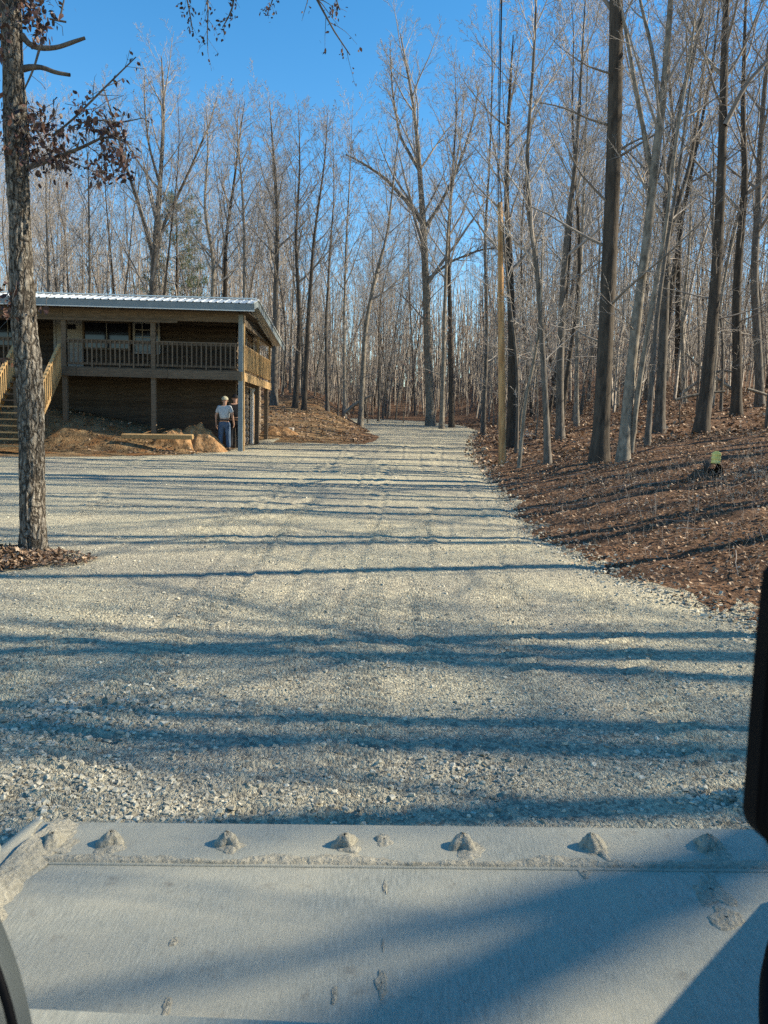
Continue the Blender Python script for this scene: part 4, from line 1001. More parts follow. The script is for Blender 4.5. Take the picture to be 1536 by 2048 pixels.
# ------------------------------------------------------------------ things around the house
def heap(name, label, c, rx, ry, h, mt, seed, cat, n=80):
    a = np.linspace(-1.25, 1.25, n); X, Y = np.meshgrid(a, a); r = np.hypot(X, Y)
    an = np.arctan2(Y, X)
    rr = r*(1+.22*fbm(np.cos(an)*1.5, np.sin(an)*1.5, 0, seed, 2)*np.clip(r*2, 0, 1))
    Zh = h*np.clip(1-rr**1.9, -.2, 1)*(.9+.16*fbm(X*1.5, Y*1.5, 0, seed+1, 2)) + .10*h*fbm(X*5, Y*5, 0, seed+2, 5)*np.clip(1.2-rr, 0, 1)
    gx, gy = c[0]+X*rx, c[1]+Y*ry
    base = ground(gx, gy)
    V, F, _ = grid(a, a, Zh, rr < 1.15)
    k = (rr < 1.15)
    keepv = np.zeros(k.size, bool)
    z0 = gz(c[0], c[1])
    V2 = np.stack([V[:, 0]*rx, V[:, 1]*ry, V[:, 2]+ground(c[0]+V[:, 0]*rx, c[1]+V[:, 1]*ry)-z0], 1)
    return link(name, mesh_np(name, V2, F, mt), None, (c[0], c[1], z0), label=label, cat=cat)
p = at(402, 880, 25.2); heap('dirt_pile', 'heap of orange clay dirt left of the standing person', (p[0], p[1]), .85, .7, .74, M['clay'], 3, 'dirt pile')
p = at(355, 890, 24.9); heap('dirt_pile', 'low dark spill of dirt at the front of the clay heap', (p[0], p[1]), .7, .5, .42, M['clay'], 8, 'dirt pile')
p = gnd(555, 868); heap('dirt_pile', 'small mound of red dirt behind the right porch posts', (p[0], p[1]), .75, .6, .35, M['clay'], 5, 'dirt pile')
a, b = gnd(246, 872), gnd(384, 876)
a = at(244, 872, 24.35); b = at(386, 874, 24.15)
mid = (a+b)/2; L = np.linalg.norm(b-a); 
bx('timber_beam', (L, .14, .14), tuple(mid), M['wood_yellow'], rot=(R_(12), -math.asin((b[2]-a[2])/L), math.atan2(b[1]-a[1], b[0]-a[0])), bev=.012, label='long timber beam lying across the dirt bank before the porch', cat='timber')
for k, (px, py, sx, sz, lab) in enumerate([(547, 857, .24, .17, 'leftmost of three pale concrete blocks on the dirt behind the porch'), (563, 860, .40, .2, 'largest and middle pale concrete block on the dirt behind the porch'), (582, 859, .22, .17, 'rightmost small pale concrete block on the dirt behind the porch')]):
    g = gnd(px, py+4)
    bm = bmesh.new(); bmesh.ops.create_cube(bm, size=1)
    for v in bm.verts: v.co = Vector((v.co.x*sx, v.co.y*.2, v.co.z*sz))+Vector((random.uniform(-.02, .02), random.uniform(-.02, .02), random.uniform(-.015, .015)))
    bmesh.ops.bevel(bm, geom=bm.edges[:], offset=.015, segments=1, affect='EDGES')
    me = bpy.data.meshes.new('concrete_block'); bm.to_mesh(me); bm.free(); me.materials.append(M['concrete'])
    link('concrete_block', me, None, (g[0], g[1], gz(g[0], g[1])+sz*.42), (R_(4*k-3), R_(5-4*k), R_(12-14*k)), lab, 'block', 'concrete blocks on the dirt')

# ------------------------------------------------------------------ pole and cables
def pole():
    pts = [(1005, 930, 15.5), (1004.5, 880, 15), (1004, 800, 14.5), (1003, 700, 13.5), (1002, 600, 12.5), (1001, 500, 11), (1000, 405, 9.5)]
    Yp = gnd(1005, 929)[1]; P, R = pixline(pts, Yp, .96); o = P[0].copy(); o[2] = gz(o[0], o[1]); P[0, 2] = o[2]-.15
    Q, q = resample(P-o, R, 40)
    rg = np.random.default_rng(2); q = q*(1+.035*vnoise(np.arange(40)*.7, 0, 0, 3))
    V, F = tubes(Q[None], q[None], 16); V = np.concatenate([V, Q[-1:]+[[0, 0, .02]]]); n = len(V)-1
    cap = [[n-16+i, n-16+(i+1) % 16, n, n] for i in range(16)]
    root = empty('utility_pole', tuple(o), 'short peeled wooden utility pole on the edge of the bank', 'pole')
    me = mesh_np('pole_shaft', V, np.concatenate([F, np.array(cap)]), M['pole']); me.validate(); link('pole_shaft', me, root)
    top = Q[-1]
    bx('cable_clamp', (.05, .16, .05), (top[0]-.06, top[1], top[2]-.28), M['trim_white'], root, bev=.01)
    for k, (dx, r_) in enumerate(((-.055, .006), (.03, .011))):
        A = top+o+np.array([dx*.4-.05, 0, -.25+.12*k]); B = np.array([.62+dx*2, -4., A[2]+1.6])
        e0 = at(1002 if k == 0 else 1005, 0, Yp*.55); 
        dirv = e0-A; B = A+dirv*(1+1.2)
        t = np.linspace(0, 1, 30)[:, None]; C = A+(B-A)*t; C[:, 2] -= .9*4*(t*(1-t))[:, 0]*.6
        c0 = C[0]; V, F = tubes((C-c0)[None], np.full((1, 30), r_), 6)
        link('power_cable', mesh_np('power_cable', V, F, M['cable']), None, tuple(c0), label='thin upper cable running overhead from the wooden pole' if k == 0 else 'thicker dark cable running overhead from the wooden pole', cat='cable', group='cables from the pole')
pole()

# ------------------------------------------------------------------ log with the yellow topped object, brush on the forest floor
def jug():
    g = gnd(1436, 948); x, y = g[0], g[1]; z = gz(x, y)
    M['yellow'] = mat_noise('faded_yellow_plastic', (.72, .58, .14), (.85, .74, .30), scale=6, rough=.5, bstr=0)
    prof = [(.0, .01), (.075, .0), (.085, .02), (.085, .08), (.072, .10), (.088, .12), (.088, .19), (.074, .21), (.088, .23), (.086, .30), (.06, .345), (.03, .365), (.0, .37)]
    a = np.arange(20)*2*np.pi/20
    V = np.array([[(r*.92*math.cos(t), r*.92*math.sin(t), h*.62) for t in a] for r, h in prof]).reshape(-1, 3)
    F = [(i*20+j, i*20+(j+1) % 20, (i+1)*20+(j+1) % 20, (i+1)*20+j) for i in range(len(prof)-1) for j in range(20)]
    me = mesh_np('yellow_marker', V, F, M['yellow'])
    link('yellow_marker', me, None, (x-.02, y+.1, z+.17), (R_(-4), R_(6), 0), 'small ribbed yellow object standing on the log end on the bank', 'marker')
    n = 16; t = np.linspace(0, 1, n)
    P = np.stack([x+.20*t-.05, y+.75*t+.02*np.sin(6*t), z+.10+.06*t], 1); P -= P[0]
    R = .13-.02*t; V, F = tubes(P[None], R[None], 18); V = V+.006*np.stack([vnoise(V[:, 0]*20, V[:, 1]*20, V[:, 2]*20, s) for s in (1, 2, 3)], 1)
    V = np.concatenate([V, [[0, 0, 0]]]); c = len(V)-1
    F = np.concatenate([F, [[j, (j+1) % 18, c, c] for j in range(18)]]); me = mesh_np('fallen_log', V, F, M['bark_dark']); me.validate()
    link('fallen_log', me, None, (x-.05, y, z+.05), label='short dark log lying in the leaves below the yellow object', cat='log')
jug()
def fallen(pts, Y, lab, seed, tw=10):
    rg = np.random.default_rng(seed); P, R = pixline(pts, Y); o = P[0].copy(); Q, q = resample(P-o, R, 14)
    B = [tubes(Q[None], q[None], 6)]
    if tw:
        p2, r2 = spawn(Q[None], q[None], tw, .15, 1, .4, 1.1, .25, .5, 6, .1, .25, .6, rg); B.append(tubes(p2, r2, 4))
        p3, r3 = spawn(p2, r2, 4, .2, 1, .4, 1, .3, .6, 4, .1, .25, .6, rg); B.append(tubes(p3, r3, 3))
    V, F = merge(B); link('fallen_branch', mesh_np('fallen_branch', V, F, M['bark_pale']), None, tuple(o), label=lab, cat='branch', group='fallen branches in the right woods')
fallen([(1480, 790, 7), (1440, 762, 7), (1400, 735, 6), (1370, 705, 4)], 30, 'pale fallen limb propped up left of the wavy stem in the woods', 1)
fallen([(1360, 790, 6), (1400, 760, 6), (1440, 740, 5), (1470, 745, 3)], 31, 'pale fallen limb crossing behind the leaning dark trunk', 2)
fallen([(1350, 800, 6), (1380, 792, 6), (1420, 785, 5), (1450, 783, 4)], 29, 'straight pale stick lying on the forest floor behind the trunks', 3, 4)
fallen([(1495, 778, 6), (1515, 784, 6), (1540, 792, 5)], 29, 'short pale stick lying near the right edge of the woods', 4, 3)
fallen([(690, 826, 7), (705, 812, 7), (725, 800, 5), (745, 790, 3)], 46, 'dead limb leaning at the back edge of the dirt clearing', 5)
a = lot(230, 1102); 
# ------------------------------------------------------------------ the person by the corner post
def skin(name, pts, edges, root, mt, parent, sub=2, **kw):
    keys = list(pts); me = bpy.data.meshes.new(name)
    me.from_pydata([pts[k][0] for k in keys], [(keys.index(a), keys.index(b)) for a, b in edges], [])
    me.materials.append(mt)
    o = link(name, me, parent, **kw)
    bm = bmesh.new(); bm.from_mesh(me); ly = bm.verts.layers.skin.verify(); bm.verts.ensure_lookup_table()
    for i, k in enumerate(keys):
        r = pts[k][1]; bm.verts[i][ly].radius = (r, r) if not isinstance(r, tuple) else r; bm.verts[i][ly].use_root = (k == root)
    bm.to_mesh(me); bm.free()
    o.modifiers.new('skin', 'SKIN').use_smooth_shade = True
    s = o.modifiers.new('sub', 'SUBSURF'); s.levels = sub; s.render_levels = sub
    return o
def person(g, label, rz, sc, dark):
    root = empty('person', (g[0], g[1], g[2]+.03), label, 'person', rot=(0, 0, R_(rz)))
    root.scale = (sc, sc, sc)
    sk = mat_noise('skin', (.36, .21, .15), (.42, .26, .19), scale=8, rough=.6, bstr=0)
    sh = mat_noise('grey_shirt', (.34, .36, .38), (.44, .46, .48), scale=9, bstr=.2, bdist=.01)
    jn = mat_noise('blue_jeans', (.035, .06, .105), (.08, .12, .19), scale=9, bstr=.2, bdist=.01)
    cp = mat_noise('camouflage_cap', (.16, .16, .10), (.50, .46, .36), scale=30, bstr=0)
    bl = mat_noise('black_cloth', (.010, .010, .013), (.022, .022, .026), scale=8, bstr=.3, bdist=.02)
    bt = mat_noise('dark_boots', (.03, .024, .018), (.06, .045, .035), scale=8, bstr=0)
    if dark: sh = jn = cp = bl
    b = {'pel': ((0, 0, .95), .13), 'sp': ((0, -.01, 1.12), .125), 'ch': ((0, -.02, 1.32), .135), 'nk': ((0, 0, 1.47), .058), 'hb': ((0, .02, 1.545), .068), 'hd': ((0, .03, 1.63), .092), 'ht': ((0, .025, 1.71), .07),
         'hpl': ((-.10, 0, .88), .095), 'hpr': ((.10, 0, .88), .095), 'knl': ((-.13, .03, .49), .06), 'knr': ((.12, .02, .49), .06), 'anl': ((-.15, -.02, .09), .042), 'anr': ((.14, -.02, .09), .042), 'tol': ((-.17, .14, .04), .035), 'tor': ((.16, .14, .04), .035),
         'shl': ((-.18, -.01, 1.41), .07), 'shr': ((.18, -.01, 1.41), .07), 'ell': ((-.28, -.04, 1.13), .045), 'elr': ((.28, -.03, 1.15), .045), 'wrl': ((-.30, .04, .89), .03), 'wrr': ((.27, .10, .93), .03), 'pml': ((-.305, .07, .82), .034), 'pmr': ((.27, .14, .87), .034)}
    e = [('pel', 'sp'), ('sp', 'ch'), ('ch', 'nk'), ('nk', 'hb'), ('hb', 'hd'), ('hd', 'ht'), ('pel', 'hpl'), ('hpl', 'knl'), ('knl', 'anl'), ('anl', 'tol'), ('pel', 'hpr'), ('hpr', 'knr'), ('knr', 'anr'), ('anr', 'tor'), ('ch', 'shl'), ('shl', 'ell'), ('ell', 'wrl'), ('wrl', 'pml'), ('ch', 'shr'), ('shr', 'elr'), ('elr', 'wrr'), ('wrr', 'pmr')]
    for s, pm in (('l', (-.305, .07, .82)), ('r', (.27, .14, .87))):
        for k, (dy, L) in enumerate(((-.026, .07), (-.009, .08), (.009, .078), (.026, .06))):
            b[f'f{s}{k}a'] = ((pm[0], pm[1]+dy, pm[2]-.05), .0095); b[f'f{s}{k}b'] = ((pm[0]+(.015 if s == 'l' else -.015), pm[1]+dy+.012, pm[2]-.05-L*.6), .008); b[f'f{s}{k}c'] = ((pm[0]+(.03 if s == 'l' else -.03), pm[1]+dy+.02, pm[2]-.05-L), .007)
            e += [(f'pm{s}', f'f{s}{k}a'), (f'f{s}{k}a', f'f{s}{k}b'), (f'f{s}{k}b', f'f{s}{k}c')]
        b[f't{s}a'] = ((pm[0]+(.02 if s == 'l' else -.02), pm[1]+.035, pm[2]-.01), .01); b[f't{s}b'] = ((pm[0]+(.03 if s == 'l' else -.03), pm[1]+.05, pm[2]-.05), .008); e += [(f'pm{s}', f't{s}a'), (f't{s}a', f't{s}b')]
    skin('body', b, e, 'pel', sk, root, 1)
    # face
    fc = [((0, .125, 1.60), .016, 'nose'), ((-.032, .108, 1.632), .011, 'eye'), ((.032, .108, 1.632), .011, 'eye'), ((-.088, .03, 1.615), .022, 'ear'), ((.088, .03, 1.615), .022, 'ear')]
    for p_, r_, nm in fc:
        bm = bmesh.new(); bmesh.ops.create_icosphere(bm, subdivisions=2, radius=r_); me = bpy.data.meshes.new(nm); bm.to_mesh(me); bm.free(); me.materials.append(bl if nm == 'eye' else sk); link(nm, me, root, p_)
    link('mouth', bx('mouth', (.045, .012, .010), (0, .108, 1.565), sk, root, bev=.003).data, root, (0, .108, 1.563)) if False else bx('mouth', (.045, .012, .010), (0, .106, 1.563), sk, root, bev=.003)
    s = {'wa': ((0, 0, .99), (.175, .135)), 'sp': ((0, -.01, 1.13), (.175, .14)), 'ch': ((0, -.02, 1.31), (.18, .14)), 'cl': ((0, -.01, 1.435), (.09, .085)), 'shl': ((-.185, -.01, 1.405), .085), 'shr': ((.185, -.01, 1.405), .085), 'al': ((-.255, -.035, 1.21), .07), 'ar': ((.255, -.03, 1.22), .07)}
    skin('shirt', s, [('wa', 'sp'), ('sp', 'ch'), ('ch', 'cl'), ('ch', 'shl'), ('shl', 'al'), ('ch', 'shr'), ('shr', 'ar')], 'ch', sh, root)
    t = {'wa': ((0, 0, 1.0), (.165, .13)), 'pe': ((0, 0, .92), (.17, .14)), 'hl': ((-.10, 0, .82), .115), 'hr': ((.10, 0, .82), .115), 'kl': ((-.13, .01, .48), .085), 'kr': ((.12, .02, .48), .085), 'al': ((-.15, -.02, .08), .078), 'ar': ((.14, -.02, .08), .078)}
    skin('jeans', t, [('wa', 'pe'), ('pe', 'hl'), ('hl', 'kl'), ('kl', 'al'), ('pe', 'hr'), ('hr', 'kr'), ('kr', 'ar')], 'pe', jn, root)
    for x in (-.155, .145):
        skin('boot', {'h': ((x, -.05, .055), .055), 'm': ((x, .05, .05), .055), 't': ((x+(.02 if x > 0 else -.02), .16, .04), .04)}, [('h', 'm'), ('m', 't')], 'm', bt, root, 1)
    bx('belt', (.36, .29, .04), (0, 0, 1.0), bl, root, bev=.012)
    bm = bmesh.new(); bmesh.ops.create_uvsphere(bm, u_segments=20, v_segments=12, radius=.112)
    bmesh.ops.delete(bm, geom=[v for v in bm.verts if v.co.z < -.005], context='VERTS')
    for v in bm.verts: v.co.z *= 1.02
    me = bpy.data.meshes.new('cap'); bm.to_mesh(me); bm.free(); me.materials.append(cp); c = link('cap', me, root, (0, .02, 1.665), (R_(6), 0, 0))
    V = [(x, y, z) for z in (0, -.01) for (x, y) in ((-.08, .08), (-.07, .15), (-.03, .185), (.03, .185), (.07, .15), (.08, .08))]
    link('cap_brim', mesh_np('cap_brim', V, [(0, 5, 4, 1), (1, 4, 3, 2), (6, 7, 10, 11), (7, 8, 9, 10)], cp, smooth=False), c)
    if dark:
        skin('sleeve', {'a': ((-.25, -.035, 1.22), .07), 'b': ((-.28, -.04, 1.13), .062), 'c': ((-.30, .03, .92), .05)}, [('a', 'b'), ('b', 'c')], 'b', bl, root); skin('sleeve', {'a': ((.25, -.03, 1.22), .07), 'b': ((.28, -.03, 1.15), .062), 'c': ((.27, .09, .95), .05)}, [('a', 'b'), ('b', 'c')], 'b', bl, root)
person(lot(449, 903), 'person in grey shirt, blue jeans and cap standing with back turned', -8, .99, False)
q = at(470, 890, 25.5); person((q[0], q[1], gz(q[0], q[1])), 'person in dark clothes standing partly behind the corner post', 14, 1.03, True)

# ------------------------------------------------------------------ the loader: bucket, arm and cab pieces round the viewer
def steel_mat():
    mt, n, l, bs = newmat('worn_bucket_steel')
    o = coord(n)
    st = noise(n, l, mapping(n, l, o, (30, 3.0, 3)), 6, 6, .75); bl = noise(n, l, o, 3.2, 4, .6); fn = noise(n, l, mapping(n, l, o, (2.4, 1, 1)), 130, 5, .7)
    c = ramp(n, l, st, [(.3, (.22, .217, .172)), (.5, (.34, .332, .266)), (.7, (.47, .45, .358))])
    c = mixc(n, l, ramp(n, l, bl, [(.36, (0, 0, 0)), (.66, (.85, .85, .85))]), c, (.40, .372, .285))
    c = mixc(n, l, .55, c, ramp(n, l, fn, [(.3, (.70, .70, .70)), (.7, (1.25, 1.25, 1.25))]), 'MULTIPLY')
    sc_ = noise(n, l, mapping(n, l, o, (120, 5, 5), (0, 0, .12)), 3, 3, .5); c = mixc(n, l, ramp(n, l, sc_, [(.64, (0, 0, 0)), (.72, (.6, .6, .6))]), c, (.45, .45, .40))
    rs = noise(n, l, o, 11, 6, .7); c = mixc(n, l, ramp(n, l, rs, [(.60, (0, 0, 0)), (.72, (.55, .55, .55))]), c, (.15, .12, .085))
    l.new(c, bs.inputs['Base Color']); bs.inputs['Metallic'].default_value = .06
    l.new(ramp(n, l, bl, [(.35, (.42, .42, .42)), (.7, (.7, .7, .7))]), bs.inputs['Roughness'])
    h = math2(n, l, 'ADD', math2(n, l, 'MULTIPLY', st, .6), fn); bump(n, l, h, .35, .004, bs); return mt
M['steel'] = steel_mat()
M['mud'] = mat_noise('dried_stone_mud', (.25, .228, .17), (.48, .44, .34), scale=70, bstr=1.0, bdist=.012, detail=8, mid=(.37, .337, .258))
M['black'] = mat_noise('black_plastic', (.003, .003, .004), (.006, .006, .007), scale=3, rough=.6, bstr=0, spec=.05)
M['cabgrey'] = mat_noise('grey_cab_paint', (.055, .064, .064), (.08, .09, .09), scale=6, rough=.5, bstr=0)
def loader():
    root = empty('loader', (0, 0, 0), 'loader machine whose dusty steel bucket fills the bottom of the picture', 'loader')
    YE = 2.33
    A, B, C = at(80, 1641, YE), at(1480, 1656, YE), at(75, 1725, 2.085)
    ex = (B-A)/np.linalg.norm(B-A); ez = np.cross(ex, A-C); ez /= np.linalg.norm(ez); ey = np.cross(ez, ex)
    Mx = Matrix(((ex[0], ey[0], ez[0], A[0]), (ex[1], ey[1], ez[1], A[1]), (ex[2], ey[2], ez[2], A[2]), (0, 0, 0, 1)))
    Wd = 2.30
    def loc(px, py, h=0):                      # pixel -> bucket floor coordinates
        v = ray(px, py); s = np.dot(A+ez*h-CAM, ez)/np.dot(v, ez); p = CAM+v*s-A; return np.array([p@ex, p@ey])
    y1 = loc(75, 1725)[1]; xin = loc(75, 1725)[0]
    # bucket shell: floor, curved back and lip, with thickness
    prof = [(0.02, -.005), (-.30, -.005), (-.60, -.005), (-.70, -.003), (-.80, .008), (-.88, .04), (-.95, .10), (-1.0, .18), (-1.03, .26), (-1.04, .315)]
    y0s = [p[0]+y1 for p in prof]; 
    nx = 24; V = []
    for off in (0, -.018):
        for (yy, zz) in zip(y0s, [p[1] for p in prof]):
            for i in range(nx+1): V.append((xin-.04+(Wd-2*xin+.10)*i/nx, yy-(off if zz > .05 else 0)*-1, zz+(off if zz <= .05 else 0)))
    n = nx+1; m_ = len(prof); F = []
    for k in range(2):
        b_ = k*m_*n
        for j in range(m_-1):
            for i in range(nx):
                q = (b_+j*n+i, b_+j*n+i+1, b_+(j+1)*n+i+1, b_+(j+1)*n+i); F.append(q if k else q[::-1])
    for i in range(nx): F.append(((m_-1)*n+i, (m_-1)*n+i+1, m_*n+(m_-1)*n+i+1, m_*n+(m_-1)*n+i))
    bk = link('bucket', mesh_np('bucket', V, F, M['steel']), root); bk.matrix_local = Mx
    # lip bar along the top of the back
    zlip = .345; ylip = y0s[-1]
    q0, q1 = loc(0, 2020, .35), loc(1400, 2088, .35); qa = math.atan2(q1[1]-q0[1], q1[0]-q0[0])
    qm = q0+(q1-q0)*(Wd/2-q0[0])/(q1[0]-q0[0])
    bx('lip_bar', (Wd+.1, .10, .03), (qm[0], qm[1]-.045, .34), M['steel'], bk, rot=(0, 0, qa), bev=.006)
    # cutting edge plate with bevelled front
    xs_ = [0.0, Wd]; th = .022
    pr = [(0.0, -.02), (0.0, -.004), (-.012, 0.0), (-.09, .0), (y1, .0), (y1-.003, -.003), (y1-.003, -.02)]
    V = [(x, y, z) for x in np.linspace(0, Wd, 25) for y, z in pr]; k = len(pr)
    F = [(i*k+j, i*k+j+1, (i+1)*k+j+1, (i+1)*k+j) for i in range(24) for j in range(k-1)]
    link('cutting_edge', mesh_np('cutting_edge', V, F, M['steel'], smooth=False), bk)
    # side plates
    for s in (0, 1):
        ys_ = np.array([0, -.06, -.16, -.30, -.5, -.75, -1.0, -1.33]); hh = np.array([.002, .006, .014, .03, .08, .20, .31, .335]); ox = np.array([0, -.004, -.008, -.014, -.02, -.02, -.02, -.02])
        if s == 0: pass
        V = []
        for y_, h_, o_ in zip(ys_, hh, ox):
            xi = xin*min(1, max(.15, -y_/.2)) if y_ > -.2 else xin
            pts = [(xi-.01, -.014), (xi-.03, .012*min(1, -y_*6)), ((xi+o_)*.5, h_*.45), (o_+.012, h_*.95), (o_, h_), (o_-.02, h_), (o_-.03, h_-.02), (o_-.03, -.05)]
            for x_, z_ in pts: V.append((x_ if s == 0 else Wd-x_, y_, z_))
        k = 8; F = []
        for i in range(len(ys_)-1):
            for j in range(k-1):
                q = (i*k+j, i*k+j+1, (i+1)*k+j+1, (i+1)*k+j); F.append(q if s else q[::-1])
        link('side_plate', mesh_np('side_plate', V, F, M['steel']), bk)
    # bolts, each with its clump of packed stone dust
    rg = np.random.default_rng(12)
    def dome(r, h, seed, nr=7, ns=18, sx=1., sy=1., rough=.25, lopx=0, sharp=1.4):
        V = [(lopx*r, 0, h)]
        for i in range(1, nr+1):
            t = i/nr
            for j in range(ns):
                an = 2*np.pi*j/ns; rr = r*t*(1+rough*vnoise(np.cos(an)*1.6+seed, np.sin(an)*1.6, 0, seed)*t)
                z = h*(1-t**sharp)*(1+.15*vnoise(np.cos(an)*2.5, np.sin(an)*2.5, t*4, seed+3)+.09*vnoise(np.cos(an)*6, np.sin(an)*6, t*9, seed+5)) - (.004 if i == nr else 0)
                V.append((rr*np.cos(an)*sx+lopx*r*(1-t), rr*np.sin(an)*sy, z))
        F = [(0, 1+j, 1+(j+1) % ns, 1+(j+1) % ns) for j in range(ns)]
        F += [(1+(i-1)*ns+j, 1+i*ns+j, 1+i*ns+(j+1) % ns, 1+(i-1)*ns+(j+1) % ns) for i in range(1, nr) for j in range(ns)]
        me = mesh_np('dome', np.array(V), np.array(F), M['mud']); me.validate(); return me
    bm = bmesh.new(); bmesh.ops.create_cone(bm, segments=6, radius1=.021, radius2=.019, depth=.02, cap_ends=True); bme = bpy.data.meshes.new('bolt'); bm.to_mesh(bme); bm.free(); bme.materials.append(M['steel'])
    for i, (px, py, sc) in enumerate([(108, 1690, 1.05), (226, 1686, 1.0), (458, 1686, 1.0), (692, 1690, .95), (928, 1690, 1.0), (1184, 1692, 1.05), (1418, 1694, 1.0), (760, 1676, .55)]):
        x_, y_ = loc(px, py)
        if i < 7: link('bolt', bme, bk, (x_-.012, y_, .012))
        d = link('dirt_clump', dome(.040*sc, .040*sc if i < 7 else .010, 30+i, nr=10, ns=26, sharp=2.0, rough=.6, lopx=-.1), bk, (x_, y_-.004, -.001), (0, 0, rg.uniform(-.4, .4)))
        d = link('dirt_clump', dome(.05*sc*rg.uniform(.8, 1.2), .012*sc, 60+i, nr=9, ns=26, rough=.8, sx=.85, sy=1.15), bk, (x_+.012, y_-.022*sc, -.001), (0, 0, rg.uniform(-.3, .3)))
    # packed dust along the back of the cutting edge and in the left corner
    nx, ny = 420, 9; xx = np.linspace(.05, Wd-.05, nx); vv = np.linspace(0, 1, ny)
    X, T_ = np.meshgrid(xx, vv); wdt = .036+.024*fbm(X*5, 0, 0, 4, 3)+.012*fbm(X*23, 0, 0, 6, 2); wdt = np.maximum(wdt, .008)
    Yd = y1+.002+T_*wdt; Zd = -.002+.010*np.sin(np.pi*np.minimum(T_*1.0+.08, 1))**.6*(1+.4*fbm(X*40, Yd*40, 0, 9, 2))
    Zd[-1] = -.003; Zd[0] = -.003
    V = np.stack([X, Yd, Zd], -1).reshape(-1, 3); i = (np.arange(ny-1)[:, None]*nx+np.arange(nx-1)[None]).ravel(); F = np.stack([i, i+1, i+1+nx, i+nx], 1)
    link('dust_ridge', mesh_np('dust_ridge', V, F, M['mud']), bk)
    ny_, nt = 140, 10; yy = np.linspace(-.02, -1.0, ny_); tt = np.linspace(0, 1, nt); Yg, Tg = np.meshgrid(yy, tt)
    wl_ = .085+.02*fbm(Yg*6, 0, 0, 14, 3)+.012*fbm(Yg*22, 0, 0, 15, 2); x0 = np.interp(-Yg, [0, .1, .2, 1], [.055, .06, xin-.065, xin-.075])
    Xg = x0+Tg*wl_; Zg = .032*(1-Tg)**1.3*np.interp(-Yg, [0, .15, 1], [.5, 1, 1])+.008*np.sin(np.pi*Tg)*(1+.6*fbm(Xg*40, Yg*40, 0, 3, 2)) - .006*Tg*np.interp(-Yg, [0, -y1, -y1+.06, 1], [0, 0, 1, 1])
    V = np.stack([Xg, Yg, Zg], -1).reshape(-1, 3); i = (np.arange(nt-1)[:, None]*ny_+np.arange(ny_-1)[None]).ravel(); F = np.stack([i, i+ny_, i+1+ny_, i+1], 1)[:, ::-1]
    link('dust_ridge', mesh_np('dust_ridge', V, F, M['mud']), bk)
    # splats of dried mud on the floor
    def splat(px, py, rx, ry, seed, h=.004):
        h *= .5
        x_, y_ = loc(px, py, -.005); nr, ns = 9, 40; V = [(0, 0, h)]
        for i in range(1, nr+1):
            t = i/nr
            for j in range(ns):
                an = 2*np.pi*j/ns; rr = t*(1+.45*fbm(np.cos(an)*1.4, np.sin(an)*1.4, 0, seed, 3))
                V.append((rr*rx*np.cos(an), rr*ry*np.sin(an), (h*(1+.5*vnoise(t*5, an*3, 0, seed)) if i < nr else -.003)))
        F = [(0, 1+j, 1+(j+1) % ns, 1+(j+1) % ns) for j in range(ns)]+[(1+(i-1)*ns+j, 1+i*ns+j, 1+i*ns+(j+1) % ns, 1+(i-1)*ns+(j+1) % ns) for i in range(1, nr) for j in range(ns)]
        me = mesh_np('mud_splat', np.array(V), np.array(F), M['mud']); me.validate(); link('mud_splat', me, bk, (x_, y_, -.005))
    for a in [(1422, 1780, .050, .075, 2, .006), (1452, 1836, .042, .055, 7, .006), (1415, 1745, .012, .05, 5), (1168, 1745, .018, .03, 3), (348, 1884, .009, .018, 6, .003), (333, 2012, .010, .035, 9, .003), (763, 1968, .016, .05, 11), (770, 1775, .006, .03, 13, .003), (668, 1990, .005, .03, 15, .003), (766, 1890, .005, .025, 17, .002)]: splat(*a)
    x_, y_ = loc(4, 1762, .03); 
    bm = bmesh.new(); bmesh.ops.create_cone(bm, segments=16, radius1=.02, radius2=.017, depth=.012, cap_ends=True); me = bpy.data.meshes.new('bolt'); bm.to_mesh(me); bm.free(); me.materials.append(M['steel'])
    link('bolt', me, bk, (-.005, -.27, .055), (0, R_(55), 0))
    # lift arm on the right-hand side
    ap = [(-1.9, 1.2), (-1.7, 2.0), (-.6, 2.32), (.5, 2.06), (1.547, 1.376), (1.965, 1.077), (2.2, .62), (2.12, .30), (1.95, .36), (1.75, .78), (1.35, 1.0), (.4, 1.66), (-.6, 1.92), (-1.5, 1.65), (-1.6, 1.2)]
    V = [(x, y, z) for x in (1.53, 1.66) for y, z in ap]; k = len(ap)
    bm = bmesh.new(); vv = [bm.verts.new(v) for v in V]; bm.faces.new(vv[:k]); bm.faces.new(vv[k:][::-1])
    for i in range(k): bm.faces.new((vv[i], vv[k+i], vv[k+(i+1) % k], vv[(i+1) % k]))
    bmesh.ops.recalc_face_normals(bm, faces=bm.faces); bmesh.ops.triangulate(bm, faces=[f for f in bm.faces if len(f.verts) > 4])
    me = bpy.data.meshes.new('lift_arm'); bm.to_mesh(me); bm.free(); me.materials.append(M['cabgrey']); link('lift_arm', me, root)
    # cab frame at the lower left
    a, b = at(-125, 1800, .86), at(-16, 2140, .80)
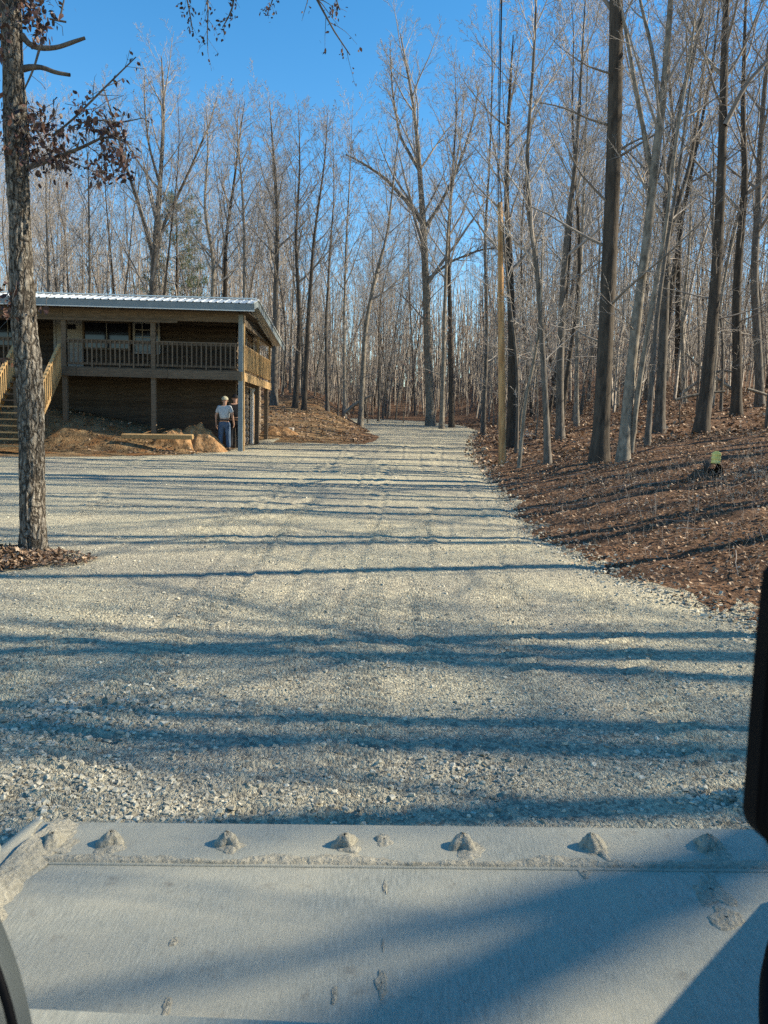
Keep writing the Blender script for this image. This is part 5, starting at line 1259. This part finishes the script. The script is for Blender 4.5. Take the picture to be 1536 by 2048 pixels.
    P = np.stack([a+(b-a)*t for t in np.linspace(0, 1, 12)]); P[:, 0] += .010*np.sin(np.linspace(0, np.pi, 12)); V, F = tubes(P[None], np.full((1, 12), .048), 24); link('cab_frame', mesh_np('cab_frame', V, F, M['cabgrey']), root)
    a, b = at(-72, 1800, .812), at(42, 2140, .752); P2 = np.stack([a+(b-a)*t for t in np.linspace(0, 1, 12)]); P2[:, 0] += .010*np.sin(np.linspace(0, np.pi, 12)); V, F = tubes(P2[None], np.full((1, 12), .005), 10); link('door_seal', mesh_np('door_seal', V, F, M['black']), root)
    # black rounded panel hanging at the right of the cab
    D = .62; c1 = at(1530, 1100, D); c2 = at(1486, 1706, D); wd = .16
    w2 = 26; pts = []
    def L2(px, py): return at(px, py, D)
    outl = [(1560, 1150), (1554, 1200), (1542, 1320), (1531, 1450), (1520, 1600)]
    for t in np.linspace(0, 1, 8): 
        an = np.pi+(np.pi/2)*t; outl.append((1517+62+62*math.cos(an), 1640-62*math.sin(an)))
    outl += [(1700, 1712), (1760, 1690), (1790, 1640), (1810, 1200), (1790, 1140), (1700, 1110), (1590, 1110)]
    V = [tuple(L2(*p)) for p in outl]; nrm_ = _F*.035; k = len(V)
    bm = bmesh.new(); f1 = [bm.verts.new(v) for v in V]; f2 = [bm.verts.new(tuple(np.array(v)+nrm_)) for v in V]
    bm.faces.new(f1); bm.faces.new(f2[::-1])
    for i in range(k): bm.faces.new((f1[i], f2[i], f2[(i+1) % k], f1[(i+1) % k]))
    bmesh.ops.recalc_face_normals(bm, faces=bm.faces); bmesh.ops.bevel(bm, geom=[e for e in bm.edges if len(e.link_faces) == 2 and (len(e.link_faces[0].verts) > 4) != (len(e.link_faces[1].verts) > 4)], offset=.006, segments=3, affect='EDGES')
    me = bpy.data.meshes.new('cab_panel'); bm.to_mesh(me); bm.free(); me.materials.append(M['black']); link('cab_panel', me, root)
    # hydraulic hose at the lower right
    P = np.stack([at(1610, 1820, 1.15), at(1566, 1890, 1.12), at(1550, 1970, 1.08), at(1550, 2060, 1.02), at(1580, 2180, .98)]); Q, q = resample(P, np.full(5, .022), 30); V, F = tubes(Q[None], q[None], 12)
    link('hydraulic_hose', mesh_np('hydraulic_hose', V, F, M['black']), root)
loader()
